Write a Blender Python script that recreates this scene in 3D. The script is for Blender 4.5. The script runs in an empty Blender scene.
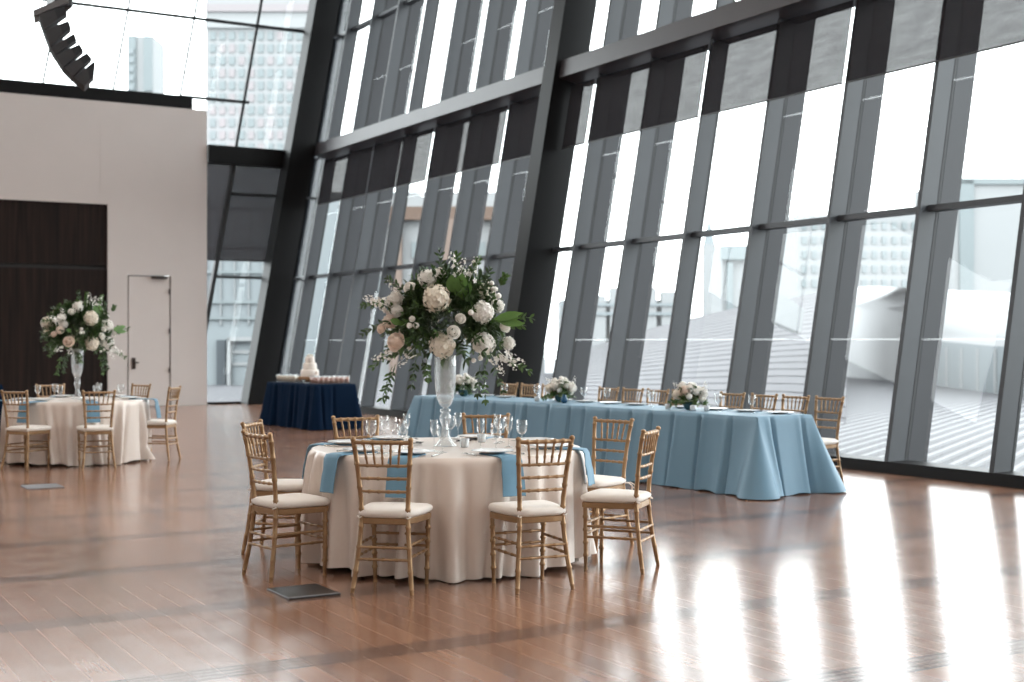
import bpy, math, random
from mathutils import Vector, Matrix
PI = math.pi
sc = bpy.context.scene
COL = sc.collection
rnd = random.Random(7)

# ------------------------------------------------------------------ materials
def nodes_of(name):
    m = bpy.data.materials.new(name); m.use_nodes = True
    nt = m.node_tree
    for n in list(nt.nodes): nt.nodes.remove(n)
    out = nt.nodes.new('ShaderNodeOutputMaterial')
    return m, nt, out

def pmat(name, col, rough=0.5, metal=0.0, var=0.08, scale=6.0, bump=0.0, bscale=40.0, spec=0.5, sheen=0.0, coat=0.0, trans=0.0):
    m, nt, out = nodes_of(name)
    b = nt.nodes.new('ShaderNodeBsdfPrincipled')
    b.inputs['Roughness'].default_value = rough
    b.inputs['Metallic'].default_value = metal
    b.inputs['Specular IOR Level'].default_value = spec
    if sheen: b.inputs['Sheen Weight'].default_value = sheen
    if coat:
        b.inputs['Coat Weight'].default_value = coat; b.inputs['Coat Roughness'].default_value = 0.1
    tc = nt.nodes.new('ShaderNodeTexCoord')
    nz = nt.nodes.new('ShaderNodeTexNoise'); nz.inputs['Scale'].default_value = scale; nz.inputs['Detail'].default_value = 3
    nt.links.new(tc.outputs['Object'], nz.inputs['Vector'])
    mx = nt.nodes.new('ShaderNodeMix'); mx.data_type = 'RGBA'
    mx.inputs[6].default_value = tuple(min(1, c*(1-var)) for c in col)+(1,)
    mx.inputs[7].default_value = tuple(min(1, c*(1+var)) for c in col)+(1,)
    nt.links.new(nz.outputs['Fac'], mx.inputs[0]); nt.links.new(mx.outputs[2], b.inputs['Base Color'])
    if bump:
        n2 = nt.nodes.new('ShaderNodeTexNoise'); n2.inputs['Scale'].default_value = bscale
        nt.links.new(tc.outputs['Object'], n2.inputs['Vector'])
        bp = nt.nodes.new('ShaderNodeBump'); bp.inputs['Strength'].default_value = bump; bp.inputs['Distance'].default_value = 0.01
        nt.links.new(n2.outputs['Fac'], bp.inputs['Height']); nt.links.new(bp.outputs['Normal'], b.inputs['Normal'])
    if trans:
        tr = nt.nodes.new('ShaderNodeBsdfTranslucent'); nt.links.new(mx.outputs[2], tr.inputs['Color'])
        ms = nt.nodes.new('ShaderNodeMixShader'); ms.inputs[0].default_value = trans
        nt.links.new(b.outputs[0], ms.inputs[1]); nt.links.new(tr.outputs[0], ms.inputs[2]); nt.links.new(ms.outputs[0], out.inputs[0])
    else:
        nt.links.new(b.outputs[0], out.inputs[0])
    return m

def thin_glass(name, tint=(0.97, 0.99, 0.98), base=0.04, edge=0.5, white=0.0, blend=4.0):
    m, nt, out = nodes_of(name)
    lw = nt.nodes.new('ShaderNodeLayerWeight'); lw.inputs['Blend'].default_value = 0.5
    pw = nt.nodes.new('ShaderNodeMath'); pw.operation = 'POWER'; pw.inputs[1].default_value = blend
    nt.links.new(lw.outputs['Facing'], pw.inputs[0])
    mr = nt.nodes.new('ShaderNodeMapRange'); mr.inputs['To Min'].default_value = base; mr.inputs['To Max'].default_value = edge
    nt.links.new(pw.outputs[0], mr.inputs['Value'])
    t = nt.nodes.new('ShaderNodeBsdfTransparent'); t.inputs['Color'].default_value = (*tint, 1)
    g = nt.nodes.new('ShaderNodeBsdfGlossy'); g.inputs['Roughness'].default_value = 0.02
    ms = nt.nodes.new('ShaderNodeMixShader')
    nt.links.new(mr.outputs[0], ms.inputs[0]); nt.links.new(t.outputs[0], ms.inputs[1]); nt.links.new(g.outputs[0], ms.inputs[2])
    last = ms
    if white:
        d = nt.nodes.new('ShaderNodeBsdfDiffuse'); d.inputs['Color'].default_value = (0.9, 0.92, 0.93, 1)
        m2 = nt.nodes.new('ShaderNodeMixShader'); m2.inputs[0].default_value = white
        nt.links.new(ms.outputs[0], m2.inputs[1]); nt.links.new(d.outputs[0], m2.inputs[2]); last = m2
    nt.links.new(last.outputs[0], out.inputs[0])
    return m

def blind_mat(name, col, see=0.25):
    m, nt, out = nodes_of(name)
    tc = nt.nodes.new('ShaderNodeTexCoord')
    mp = nt.nodes.new('ShaderNodeMapping'); mp.inputs['Scale'].default_value = (1, 1.2, 6)
    nz = nt.nodes.new('ShaderNodeTexNoise'); nz.inputs['Scale'].default_value = 2.2; nz.inputs['Detail'].default_value = 4
    nt.links.new(tc.outputs['Object'], mp.inputs[0]); nt.links.new(mp.outputs[0], nz.inputs['Vector'])
    mr = nt.nodes.new('ShaderNodeMapRange'); mr.inputs['To Min'].default_value = see*0.8; mr.inputs['To Max'].default_value = see*1.2
    nt.links.new(nz.outputs['Fac'], mr.inputs['Value'])
    t = nt.nodes.new('ShaderNodeBsdfTransparent')
    d = nt.nodes.new('ShaderNodeBsdfDiffuse'); d.inputs['Color'].default_value = (*col, 1)
    l = nt.nodes.new('ShaderNodeBsdfTranslucent'); l.inputs['Color'].default_value = (*col, 1)
    m1 = nt.nodes.new('ShaderNodeMixShader'); m1.inputs[0].default_value = 0.4
    nt.links.new(d.outputs[0], m1.inputs[1]); nt.links.new(l.outputs[0], m1.inputs[2])
    ms = nt.nodes.new('ShaderNodeMixShader')
    nt.links.new(mr.outputs[0], ms.inputs[0]); nt.links.new(m1.outputs[0], ms.inputs[1]); nt.links.new(t.outputs[0], ms.inputs[2])
    nt.links.new(ms.outputs[0], out.inputs[0])
    return m

def frost_line():
    m, nt, out = nodes_of('frosted_glazing_line')
    t = nt.nodes.new('ShaderNodeBsdfTransparent'); l = nt.nodes.new('ShaderNodeBsdfTranslucent'); l.inputs['Color'].default_value = (.9, .9, .9, 1)
    nz = nt.nodes.new('ShaderNodeTexNoise'); nz.inputs['Scale'].default_value = 30
    mr = nt.nodes.new('ShaderNodeMapRange'); mr.inputs['To Min'].default_value = .18; mr.inputs['To Max'].default_value = .28
    nt.links.new(nz.outputs['Fac'], mr.inputs['Value'])
    ms = nt.nodes.new('ShaderNodeMixShader'); nt.links.new(mr.outputs[0], ms.inputs[0])
    nt.links.new(t.outputs[0], ms.inputs[1]); nt.links.new(l.outputs[0], ms.inputs[2]); nt.links.new(ms.outputs[0], out.inputs[0])
    return m

def math_node(nt, op, a, b=None):
    n = nt.nodes.new('ShaderNodeMath'); n.operation = op
    for i, v in enumerate((a, b)):
        if v is None: continue
        if isinstance(v, (int, float)): n.inputs[i].default_value = v
        else: nt.links.new(v, n.inputs[i])
    return n.outputs[0]

def floor_mat():
    m, nt, out = nodes_of('oak_floor_boards')
    b = nt.nodes.new('ShaderNodeBsdfPrincipled')
    geo = nt.nodes.new('ShaderNodeNewGeometry')
    sp = nt.nodes.new('ShaderNodeSeparateXYZ'); nt.links.new(geo.outputs['Position'], sp.inputs[0])
    X, Y = sp.outputs[0], sp.outputs[1]
    PWID = 0.135; MOD = 1.46
    xi = math_node(nt, 'FLOOR', math_node(nt, 'DIVIDE', X, PWID))
    yi = math_node(nt, 'FLOOR', math_node(nt, 'DIVIDE', math_node(nt, 'ADD', Y, math_node(nt, 'MULTIPLY', math_node(nt, 'FRACT', math_node(nt, 'MULTIPLY', xi, 0.381)), 2.1)), 2.1))
    cmb = nt.nodes.new('ShaderNodeCombineXYZ'); nt.links.new(xi, cmb.inputs[0]); nt.links.new(yi, cmb.inputs[1])
    wn = nt.nodes.new('ShaderNodeTexWhiteNoise'); nt.links.new(cmb.outputs[0], wn.inputs['Vector'])
    mp = nt.nodes.new('ShaderNodeMapping'); mp.inputs['Scale'].default_value = (22, 1.3, 1)
    nt.links.new(geo.outputs['Position'], mp.inputs[0])
    gr = nt.nodes.new('ShaderNodeTexNoise'); gr.inputs['Scale'].default_value = 1.0; gr.inputs['Detail'].default_value = 6; gr.inputs['Roughness'].default_value = 0.6
    nt.links.new(mp.outputs[0], gr.inputs['Vector'])
    f = math_node(nt, 'ADD', math_node(nt, 'MULTIPLY', wn.outputs['Value'], 0.38), math_node(nt, 'ADD', 0.16, math_node(nt, 'MULTIPLY', gr.outputs['Fac'], 0.30)))
    cr = nt.nodes.new('ShaderNodeValToRGB')
    cr.color_ramp.elements[0].color = FLOOR_A; cr.color_ramp.elements[1].color = FLOOR_B
    cr.color_ramp.elements[0].position = 0.1; cr.color_ramp.elements[1].position = 0.9
    nt.links.new(f, cr.inputs[0])
    # seams along the boards (pale lines)
    fx = math_node(nt, 'FRACT', math_node(nt, 'DIVIDE', X, PWID))
    seam = math_node(nt, 'LESS_THAN', fx, 0.035)
    mixs = nt.nodes.new('ShaderNodeMix'); mixs.data_type = 'RGBA'
    nt.links.new(math_node(nt, 'MULTIPLY', seam, 0.22), mixs.inputs[0]); nt.links.new(cr.outputs[0], mixs.inputs[6]); mixs.inputs[7].default_value = (0.62, 0.45, 0.34, 1)
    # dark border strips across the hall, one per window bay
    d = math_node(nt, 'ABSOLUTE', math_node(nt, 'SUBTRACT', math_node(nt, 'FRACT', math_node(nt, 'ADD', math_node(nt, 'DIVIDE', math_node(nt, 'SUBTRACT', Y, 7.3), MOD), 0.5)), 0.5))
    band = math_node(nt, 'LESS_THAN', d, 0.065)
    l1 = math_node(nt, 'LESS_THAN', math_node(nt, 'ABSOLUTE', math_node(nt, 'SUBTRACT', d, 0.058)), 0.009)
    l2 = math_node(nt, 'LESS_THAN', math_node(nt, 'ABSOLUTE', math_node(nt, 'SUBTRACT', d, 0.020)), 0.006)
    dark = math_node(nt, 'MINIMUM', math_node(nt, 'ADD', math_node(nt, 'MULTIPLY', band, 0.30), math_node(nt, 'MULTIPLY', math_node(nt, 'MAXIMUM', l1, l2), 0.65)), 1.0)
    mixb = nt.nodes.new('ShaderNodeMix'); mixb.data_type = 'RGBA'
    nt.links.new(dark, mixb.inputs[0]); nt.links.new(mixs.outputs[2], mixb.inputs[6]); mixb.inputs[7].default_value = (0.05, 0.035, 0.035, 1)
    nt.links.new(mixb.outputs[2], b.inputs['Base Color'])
    n2 = nt.nodes.new('ShaderNodeTexNoise'); n2.inputs['Scale'].default_value = 5.0; n2.inputs['Detail'].default_value = 4
    nt.links.new(geo.outputs['Position'], n2.inputs['Vector'])
    rr = math_node(nt, 'ADD', math_node(nt, 'MULTIPLY', n2.outputs['Fac'], 0.10), FLOOR_ROUGH)
    nt.links.new(math_node(nt, 'SUBTRACT', 0.5, math_node(nt, 'MULTIPLY', dark, 0.30)), b.inputs['Specular IOR Level'])
    nt.links.new(rr, b.inputs['Roughness'])
    b.inputs['IOR'].default_value = FLOOR_IOR
    # slight waviness of the boards
    n3 = nt.nodes.new('ShaderNodeTexNoise'); n3.inputs['Scale'].default_value = 1.0; n3.inputs['Detail'].default_value = 2
    mp3 = nt.nodes.new('ShaderNodeMapping'); mp3.inputs['Scale'].default_value = (6, 1.2, 1)
    nt.links.new(geo.outputs['Position'], mp3.inputs[0]); nt.links.new(mp3.outputs[0], n3.inputs['Vector'])
    h = math_node(nt, 'ADD', math_node(nt, 'MULTIPLY', n3.outputs['Fac'], 0.5), math_node(nt, 'ADD', math_node(nt, 'MULTIPLY', wn.outputs['Value'], 0.05), math_node(nt, 'MULTIPLY', gr.outputs['Fac'], 0.12)))
    bp = nt.nodes.new('ShaderNodeBump'); bp.inputs['Strength'].default_value = 0.25; bp.inputs['Distance'].default_value = 0.006
    nt.links.new(h, bp.inputs['Height']); nt.links.new(bp.outputs['Normal'], b.inputs['Normal'])
    nt.links.new(b.outputs[0], out.inputs[0])
    return m

def wood_panel_mat():
    m, nt, out = nodes_of('dark_walnut_panel')
    b = nt.nodes.new('ShaderNodeBsdfPrincipled'); b.inputs['Roughness'].default_value = 0.55; b.inputs['Specular IOR Level'].default_value = 0.2
    tc = nt.nodes.new('ShaderNodeTexCoord')
    mp = nt.nodes.new('ShaderNodeMapping'); mp.inputs['Scale'].default_value = (14, 14, 0.6)
    nt.links.new(tc.outputs['Object'], mp.inputs[0])
    nz = nt.nodes.new('ShaderNodeTexNoise'); nz.inputs['Scale'].default_value = 1.0; nz.inputs['Detail'].default_value = 5
    nt.links.new(mp.outputs[0], nz.inputs['Vector'])
    cr = nt.nodes.new('ShaderNodeValToRGB')
    cr.color_ramp.elements[0].color = (0.006, 0.0035, 0.003, 1); cr.color_ramp.elements[1].color = (0.028, 0.015, 0.0115, 1)
    cr.color_ramp.elements[0].position = 0.3; cr.color_ramp.elements[1].position = 0.75
    nt.links.new(nz.outputs['Fac'], cr.inputs[0]); nt.links.new(cr.outputs[0], b.inputs['Base Color'])
    nt.links.new(b.outputs[0], out.inputs[0])
    return m

# tuning constants -----------------------------------------------------------
FLOOR_A = (0.165, 0.082, 0.052, 1); FLOOR_B = (0.345, 0.182, 0.117, 1)
FLOOR_ROUGH = 0.125; FLOOR_IOR = 2.15
SKY = (0.93, 0.975, 0.985); SKY_STRENGTH = 6.6
SUN_STRENGTH = 1.0
FILL_W = 110.0  # power of each added ceiling fill light

M = {}
M['floor'] = floor_mat()
M['wall'] = pmat('warm_white_plaster', (0.665, 0.612, 0.588), 0.75, var=0.03, scale=1.5)
M['side'] = pmat('pale_plaster', (0.50, 0.475, 0.455), 0.8, var=0.03)
M['ceil'] = pmat('grey_ceiling_paint', (0.28, 0.27, 0.27), 0.9, var=0.05)
M['panel'] = wood_panel_mat()
M['groove'] = pmat('black_reveal', (0.012, 0.011, 0.011), 0.7)
M['reveal'] = pmat('grey_door_reveal', (0.20, 0.18, 0.17), 0.7)
M['steel'] = pmat('charcoal_steel_paint', (0.007, 0.007, 0.0075), 0.5, var=0.15, scale=3, spec=0.18)
M['beam'] = pmat('violet_grey_steel_paint', (0.050, 0.046, 0.052), 0.40, var=0.15, scale=2)
M['mullion'] = pmat('grey_aluminium', (0.047, 0.052, 0.060), 0.45, var=0.08, scale=4, spec=0.4)
M['fin'] = pmat('anodised_fin', (0.036, 0.037, 0.042), 0.5, var=0.08, scale=3, spec=0.3)
M['gasket'] = pmat('black_gasket', (0.015, 0.016, 0.018), 0.6)
M['glass'] = thin_glass('window_glass', (0.96, 0.985, 0.98), 0.035, 0.8, blend=5.0)
M['line'] = frost_line()
M['blind'] = blind_mat('dark_mesh_blind', (0.035, 0.032, 0.035), 0.235)
M['endblind'] = blind_mat('grey_mesh_blind', (0.06, 0.055, 0.06), 0.22)
M['hem'] = pmat('blind_hem_bar', (0.02, 0.02, 0.022), 0.5)
M['gold'] = pmat('gold_paint', (0.32, 0.195, 0.10), 0.33, metal=0.45, var=0.22, scale=14, bump=0.1)
M['cushion'] = pmat('ivory_cushion', (0.80, 0.745, 0.69), 0.8, var=0.03, bump=0.08, bscale=120, sheen=0.2)
M['ivory'] = pmat('ivory_satin', (0.72, 0.625, 0.56), 0.30, var=0.03, scale=3, bump=0.3, bscale=7, spec=0.7)
M['blue'] = pmat('dusty_blue_cloth', (0.135, 0.262, 0.365), 0.5, var=0.05, scale=3, bump=0.05, bscale=160, sheen=0.1)
M['napkin'] = pmat('dusty_blue_napkin', (0.13, 0.27, 0.385), 0.6, var=0.05, bump=0.05, bscale=160)
M['navy'] = pmat('navy_cloth', (0.0012, 0.012, 0.036), 0.85, var=0.08, bump=0.05, bscale=120, spec=0.12)
M['tabletop'] = pmat('folding_table_top', (0.45, 0.40, 0.34), 0.6)
M['blackleg'] = pmat('black_table_leg', (0.012, 0.012, 0.013), 0.4)
M['china'] = pmat('white_china', (0.86, 0.86, 0.86), 0.18, var=0.02)
M['band'] = pmat('pale_blue_rim', (0.42, 0.48, 0.53), 0.25)
M['silver'] = pmat('polished_cutlery', (0.45, 0.44, 0.42), 0.22, metal=1.0)
M['clear'] = thin_glass('clear_glassware', (0.985, 0.99, 0.99), 0.05, 0.8, white=0.025, blend=2.2)
M['vase'] = thin_glass('thick_vase_glass', (0.97, 0.98, 0.985), 0.08, 0.8, white=0.15, blend=2.0)
M['bluevase'] = pmat('blue_glazed_vase', (0.03, 0.10, 0.19), 0.2)
M['greenbowl'] = pmat('dark_teal_bowl', (0.05, 0.11, 0.12), 0.15)
M['votive'] = thin_glass('frosted_votive', (0.9, 0.93, 0.95), 0.1, 0.7, white=0.35, blend=2.0)
M['wax'] = pmat('candle_wax', (0.85, 0.82, 0.75), 0.5)
M['petalw'] = pmat('white_petals', (0.93, 0.91, 0.87), 0.65, var=0.04, scale=25, trans=0.15)
M['petalc'] = pmat('cream_petals', (0.88, 0.82, 0.72), 0.65, var=0.08, scale=25, trans=0.2)
M['petalb'] = pmat('blush_petals', (0.90, 0.79, 0.71), 0.65, var=0.08, scale=25, trans=0.2)
M['leafd'] = pmat('dark_green_leaves', (0.042, 0.078, 0.028), 0.5, var=0.5, scale=14, trans=0.12)
M['leafm'] = pmat('green_leaves', (0.065, 0.125, 0.032), 0.5, var=0.45, scale=12, trans=0.2)
M['leafb'] = pmat('bright_green_leaf', (0.11, 0.22, 0.05), 0.45, var=0.3, scale=10, trans=0.25)
M['stem'] = pmat('flower_stem', (0.07, 0.12, 0.04), 0.6)
M['speaker'] = pmat('black_speaker_cabinet', (0.04, 0.042, 0.048), 0.5, var=0.15)
M['speakerb'] = pmat('black_speaker_rear', (0.012, 0.016, 0.022), 0.4)
M['rig'] = pmat('grey_rigging_steel', (0.17, 0.17, 0.18), 0.45, metal=0.3)
M['door'] = pmat('door_paint', (0.685, 0.63, 0.605), 0.6, var=0.02)
M['bronze'] = pmat('dark_bronze_hardware', (0.055, 0.04, 0.035), 0.4, metal=0.4)
M['plate_steel'] = pmat('dark_floor_box_lid', (0.035, 0.033, 0.032), 0.35, metal=0.5, var=0.3, scale=9)
M['plate_pale'] = pmat('grey_floor_box_lid', (0.14, 0.14, 0.15), 0.4, metal=0.3)
M['cake'] = pmat('white_icing', (0.87, 0.80, 0.74), 0.6, var=0.04, bump=0.2, bscale=60)
M['wood'] = pmat('wood_slice', (0.30, 0.165, 0.08), 0.6, var=0.25)
M['dessert'] = pmat('pale_dessert', (0.86, 0.76, 0.64), 0.5)
M['dessertp'] = pmat('pink_dessert', (0.62, 0.36, 0.29), 0.5)
M['ext_white'] = pmat('white_facade', (0.215, 0.222, 0.226), 0.8, var=0.02, scale=0.2, spec=0.1)
M['ext_bright'] = pmat('bright_white_membrane', (0.31, 0.315, 0.32), 0.8, var=0.02, scale=0.2, spec=0.1)
M['ext_win'] = pmat('pale_blue_windows', (0.155, 0.176, 0.182), 0.6, var=0.05, spec=0.1)
M['ext_pink'] = pmat('pale_pink_windows', (0.205, 0.190, 0.196), 0.6, var=0.05, spec=0.1)
M['ext_grey'] = pmat('pale_grey_facade', (0.175, 0.195, 0.204), 0.8, var=0.04, scale=0.2, spec=0.1)
M['ext_dark'] = pmat('grey_facade_joint', (0.065, 0.073, 0.08), 0.7, spec=0.1)
M['ext_brick'] = pmat('brown_cornice', (0.105, 0.075, 0.06), 0.8, var=0.1, spec=0.1)
M['ext_beige'] = pmat('beige_stone', (0.15, 0.115, 0.098), 0.8, var=0.06, scale=0.5, spec=0.1)
M['roof'] = pmat('lavender_grey_metal_roof', (0.047, 0.0455, 0.051), 0.6, var=0.05, scale=0.3, spec=0.2)
M['seam'] = pmat('pale_roof_seam', (0.105, 0.105, 0.112), 0.5, spec=0.2)
M['ground'] = pmat('pale_paving', (0.2, 0.2, 0.205), 0.9, var=0.05, scale=0.1)

# ------------------------------------------------------------------ mesh helper
class MB:
    def __init__(s): s.v = []; s.f = []; s.sm = []
    def add(s, vs, fs, smooth=False):
        o = len(s.v); s.v += [tuple(p) for p in vs]
        for f in fs: s.f.append([i+o for i in f]); s.sm.append(smooth)
        return s
    def hexa(s, p):   # p: 4 bottom ccw, 4 top ccw
        return s.add(p, [(3,2,1,0),(4,5,6,7),(0,1,5,4),(1,2,6,5),(2,3,7,6),(3,0,4,7)])
    def box(s, c, d, mat=None):
        x,y,z = (k/2 for k in d)
        ps = [Vector(q) for q in ((-x,-y,-z),(x,-y,-z),(x,y,-z),(-x,y,-z),(-x,-y,z),(x,-y,z),(x,y,z),(-x,y,z))]
        if mat is not None: ps = [mat @ q for q in ps]
        return s.hexa([q+Vector(c) for q in ps])
    def bevbox(s, c, d, b, mat=None):
        x,y,z = (k/2 for k in d)
        rings = []
        for (zz, i) in ((-z, b), (-z+b, 0), (z-b, 0), (z, b)):
            X, Y = x-i, y-i
            rings.append([(-X,-Y+b,zz),(-X+b,-Y,zz),(X-b,-Y,zz),(X,-Y+b,zz),(X,Y-b,zz),(X-b,Y,zz),(-X+b,Y,zz),(-X,Y-b,zz)])
        vs = [Vector(p) for r in rings for p in r]
        if mat is not None: vs = [mat @ q for q in vs]
        vs = [q+Vector(c) for q in vs]
        fs = [tuple(range(7,-1,-1)), tuple(range(24,32))]
        for k in range(3):
            for i in range(8): j=(i+1)%8; fs.append((k*8+i,k*8+j,k*8+8+j,k*8+8+i))
        return s.add(vs, fs)
    def tube(s, pts, rad, n=8, caps=True, smooth=True):
        pts = [Vector(p) for p in pts]
        if not isinstance(rad, (list, tuple)): rad = [rad]*len(pts)
        rings = []; up = None
        for i, p in enumerate(pts):
            t = (pts[min(i+1, len(pts)-1)] - pts[max(i-1, 0)])
            t = t.normalized() if t.length > 1e-9 else Vector((0,0,1))
            if up is None:
                up = Vector((0,0,1)) if abs(t.z) < 0.9 else Vector((1,0,0))
            a = t.cross(up)
            a = a.normalized() if a.length > 1e-6 else t.orthogonal().normalized()
            b = a.cross(t); up = b
            rings.append([p + (a*math.cos(2*PI*k/n) + b*math.sin(2*PI*k/n))*rad[i] for k in range(n)])
        vs = [q for r in rings for q in r]; fs = []
        for i in range(len(pts)-1):
            for k in range(n):
                j = (k+1) % n; fs.append((i*n+k, i*n+j, (i+1)*n+j, (i+1)*n+k))
        s.add(vs, fs, smooth)
        if caps:
            s.add(rings[0], [tuple(range(n-1,-1,-1))]); s.add(rings[-1], [tuple(range(n))])
        return s
    def lathe(s, prof, n=24, c=(0,0,0), smooth=True):
        vs = []; fs = []
        for (r, z) in prof:
            for k in range(n):
                a = 2*PI*k/n; vs.append((c[0]+r*math.cos(a), c[1]+r*math.sin(a), c[2]+z))
        for i in range(len(prof)-1):
            for k in range(n):
                j = (k+1) % n; fs.append((i*n+k, i*n+j, (i+1)*n+j, (i+1)*n+k))
        return s.add(vs, fs, smooth)
    def grid(s, rows, closed=False, smooth=True):
        n = len(rows[0]); vs = [p for r in rows for p in r]; fs = []
        for i in range(len(rows)-1):
            for k in range(n if closed else n-1):
                j = (k+1) % n; fs.append((i*n+k, i*n+j, (i+1)*n+j, (i+1)*n+k))
        return s.add(vs, fs, smooth)
    def mesh(s, name):
        me = bpy.data.meshes.new(name); me.from_pydata(s.v, [], s.f)
        me.polygons.foreach_set('use_smooth', s.sm); me.update(); return me
    def build(s, name, mat, parent=None, loc=None, rot=None):
        me = s.mesh(name); me.materials.append(mat)
        return link(name, me, parent, loc, rot)

def link(name, me, parent=None, loc=None, rot=None):
    o = bpy.data.objects.new(name, me); COL.objects.link(o)
    if parent is not None: o.parent = parent
    if loc is not None: o.location = loc
    if rot is not None: o.rotation_euler = (0, 0, rot) if isinstance(rot, (int, float)) else rot
    return o
def tag(o, label=None, cat=None, group=None, kind=None):
    if label: o['label'] = label
    if cat: o['category'] = cat
    if group: o['group'] = group
    if kind: o['kind'] = kind
    return o
def thing(name, label, cat, loc=(0,0,0), rot=0, group=None, kind=None):
    return tag(link(name, None, None, loc, rot), label, cat, group, kind)
def struct(o, label, cat='building part'):
    return tag(o, label, cat, None, 'structure')
def dup(root, loc, rot, label, group=None):
    r = root.copy(); COL.objects.link(r); r.location = loc
    r.rotation_euler = (0, 0, rot) if isinstance(rot, (int, float)) else rot
    r['label'] = label
    if group: r['group'] = group
    for ch in list(root.children):
        c = ch.copy(); COL.objects.link(c); c.parent = r
        for g in list(ch.children):
            d = g.copy(); COL.objects.link(d); d.parent = c
    return r
ORD = ['first','second','third','fourth','fifth','sixth','seventh','eighth','ninth','tenth','eleventh','twelfth','thirteenth','fourteenth','fifteenth','sixteenth']

# ------------------------------------------------------------------ room shell
LEAN = 0.178; X0 = 11.5; HTOP = 12.2
YE = 30.65          # plane of the end glazing
def wx(z, n=0.0): return X0 + LEAN*z + n

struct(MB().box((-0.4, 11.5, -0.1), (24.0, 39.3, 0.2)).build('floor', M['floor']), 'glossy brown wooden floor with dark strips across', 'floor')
struct(MB().box((1.9, 11.5, HTOP+0.15), (26.6, 39.6, 0.3)).build('ceiling', M['ceil']), 'high grey ceiling above the hall', 'ceiling')
struct(MB().box((-12.2, 11.5, HTOP/2), (0.3, 39.0, HTOP)).build('wall_left', M['side']), 'pale side wall opposite the leaning windows', 'wall')
struct(MB().box((0.8, -8.15, HTOP/2), (26.6, 0.3, HTOP)).build('wall_back', M['side']), 'pale wall behind the viewer', 'wall')

# end white wall: a volume lower than the hall
w = MB()
WX1 = 9.535; WT = 6.87; WY = 30.5
def slab(mb, x0, x1, z0, z1, y0=WY, y1=WY+0.12): mb.box(((x0+x1)/2, (y0+y1)/2, (z0+z1)/2), (x1-x0, y1-y0, z1-z0))
DX0, DX1, DZ = 7.72, 8.67, 2.97
PX1 = 7.26; PZ = 4.56
slab(w, -12.05, PX1, PZ, WT); slab(w, PX1, DX0-.02, 0, WT); slab(w, DX0-.02, DX1+.02, DZ+.02, WT); slab(w, DX1+.02, WX1, 0, WT)
struct(w.build('wall_end', M['wall']), 'white plaster end wall around the dark wood panel', 'wall')
struct(MB().box((7.10, WY-0.002, 5.75), (0.012, 0.006, 2.2)).build('trim_1', M['door']), 'fine vertical joint in the white end wall', 'trim')
p = MB().box(((PX1-12.05)/2, WY+0.09, 3.13/2-.02), (PX1+12.05, 0.06, 3.09)).box(((PX1-12.05)/2, WY+0.09, (3.19+PZ)/2), (PX1+12.05, 0.06, PZ-3.19))
pn = p.build('wall_panel', M['panel']); struct(pn, 'dark walnut panelling set into the white end wall', 'wall panel')
MB().box(((PX1-12.05)/2, WY+0.105, PZ/2), (PX1+12.05, 0.03, PZ)).build('reveal', M['groove'], pn)
# door
dr = thing('door_1', 'tall white flush door in the end wall', 'door', (0,0,0), kind='structure')
MB().box(((DX0+DX1)/2, WY+0.05, DZ/2), (DX1-DX0-.02, 0.06, DZ-.02)).build('leaf', M['door'], dr)
MB().box(((DX0+DX1)/2, WY+0.10, DZ/2), (DX1-DX0+.03, 0.03, DZ+.03)).build('reveal', M['reveal'], dr)
MB().bevbox((DX1-.26, WY-0.03, DZ-.03), (.36, .07, .06), .008).build('door_closer', M['bronze'], dr)
for z in (2.62, 1.72, .82): MB().tube([(DX1-.02, WY-.012, z-.06), (DX1-.02, WY-.012, z+.06)], .018, 8).build('hinge', M['bronze'], dr)
hh = MB().bevbox((DX0+.12, WY+.005, .98), (.085, .03, .26), .008).build('handle', M['bronze'], dr)
MB().tube([(DX0+.12, WY-.02, 1.0), (DX0+.12, WY-.06, 1.0), (DX0+.22, WY-.065, 1.0)], .012, 8).build('lever', M['bronze'], hh)

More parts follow.
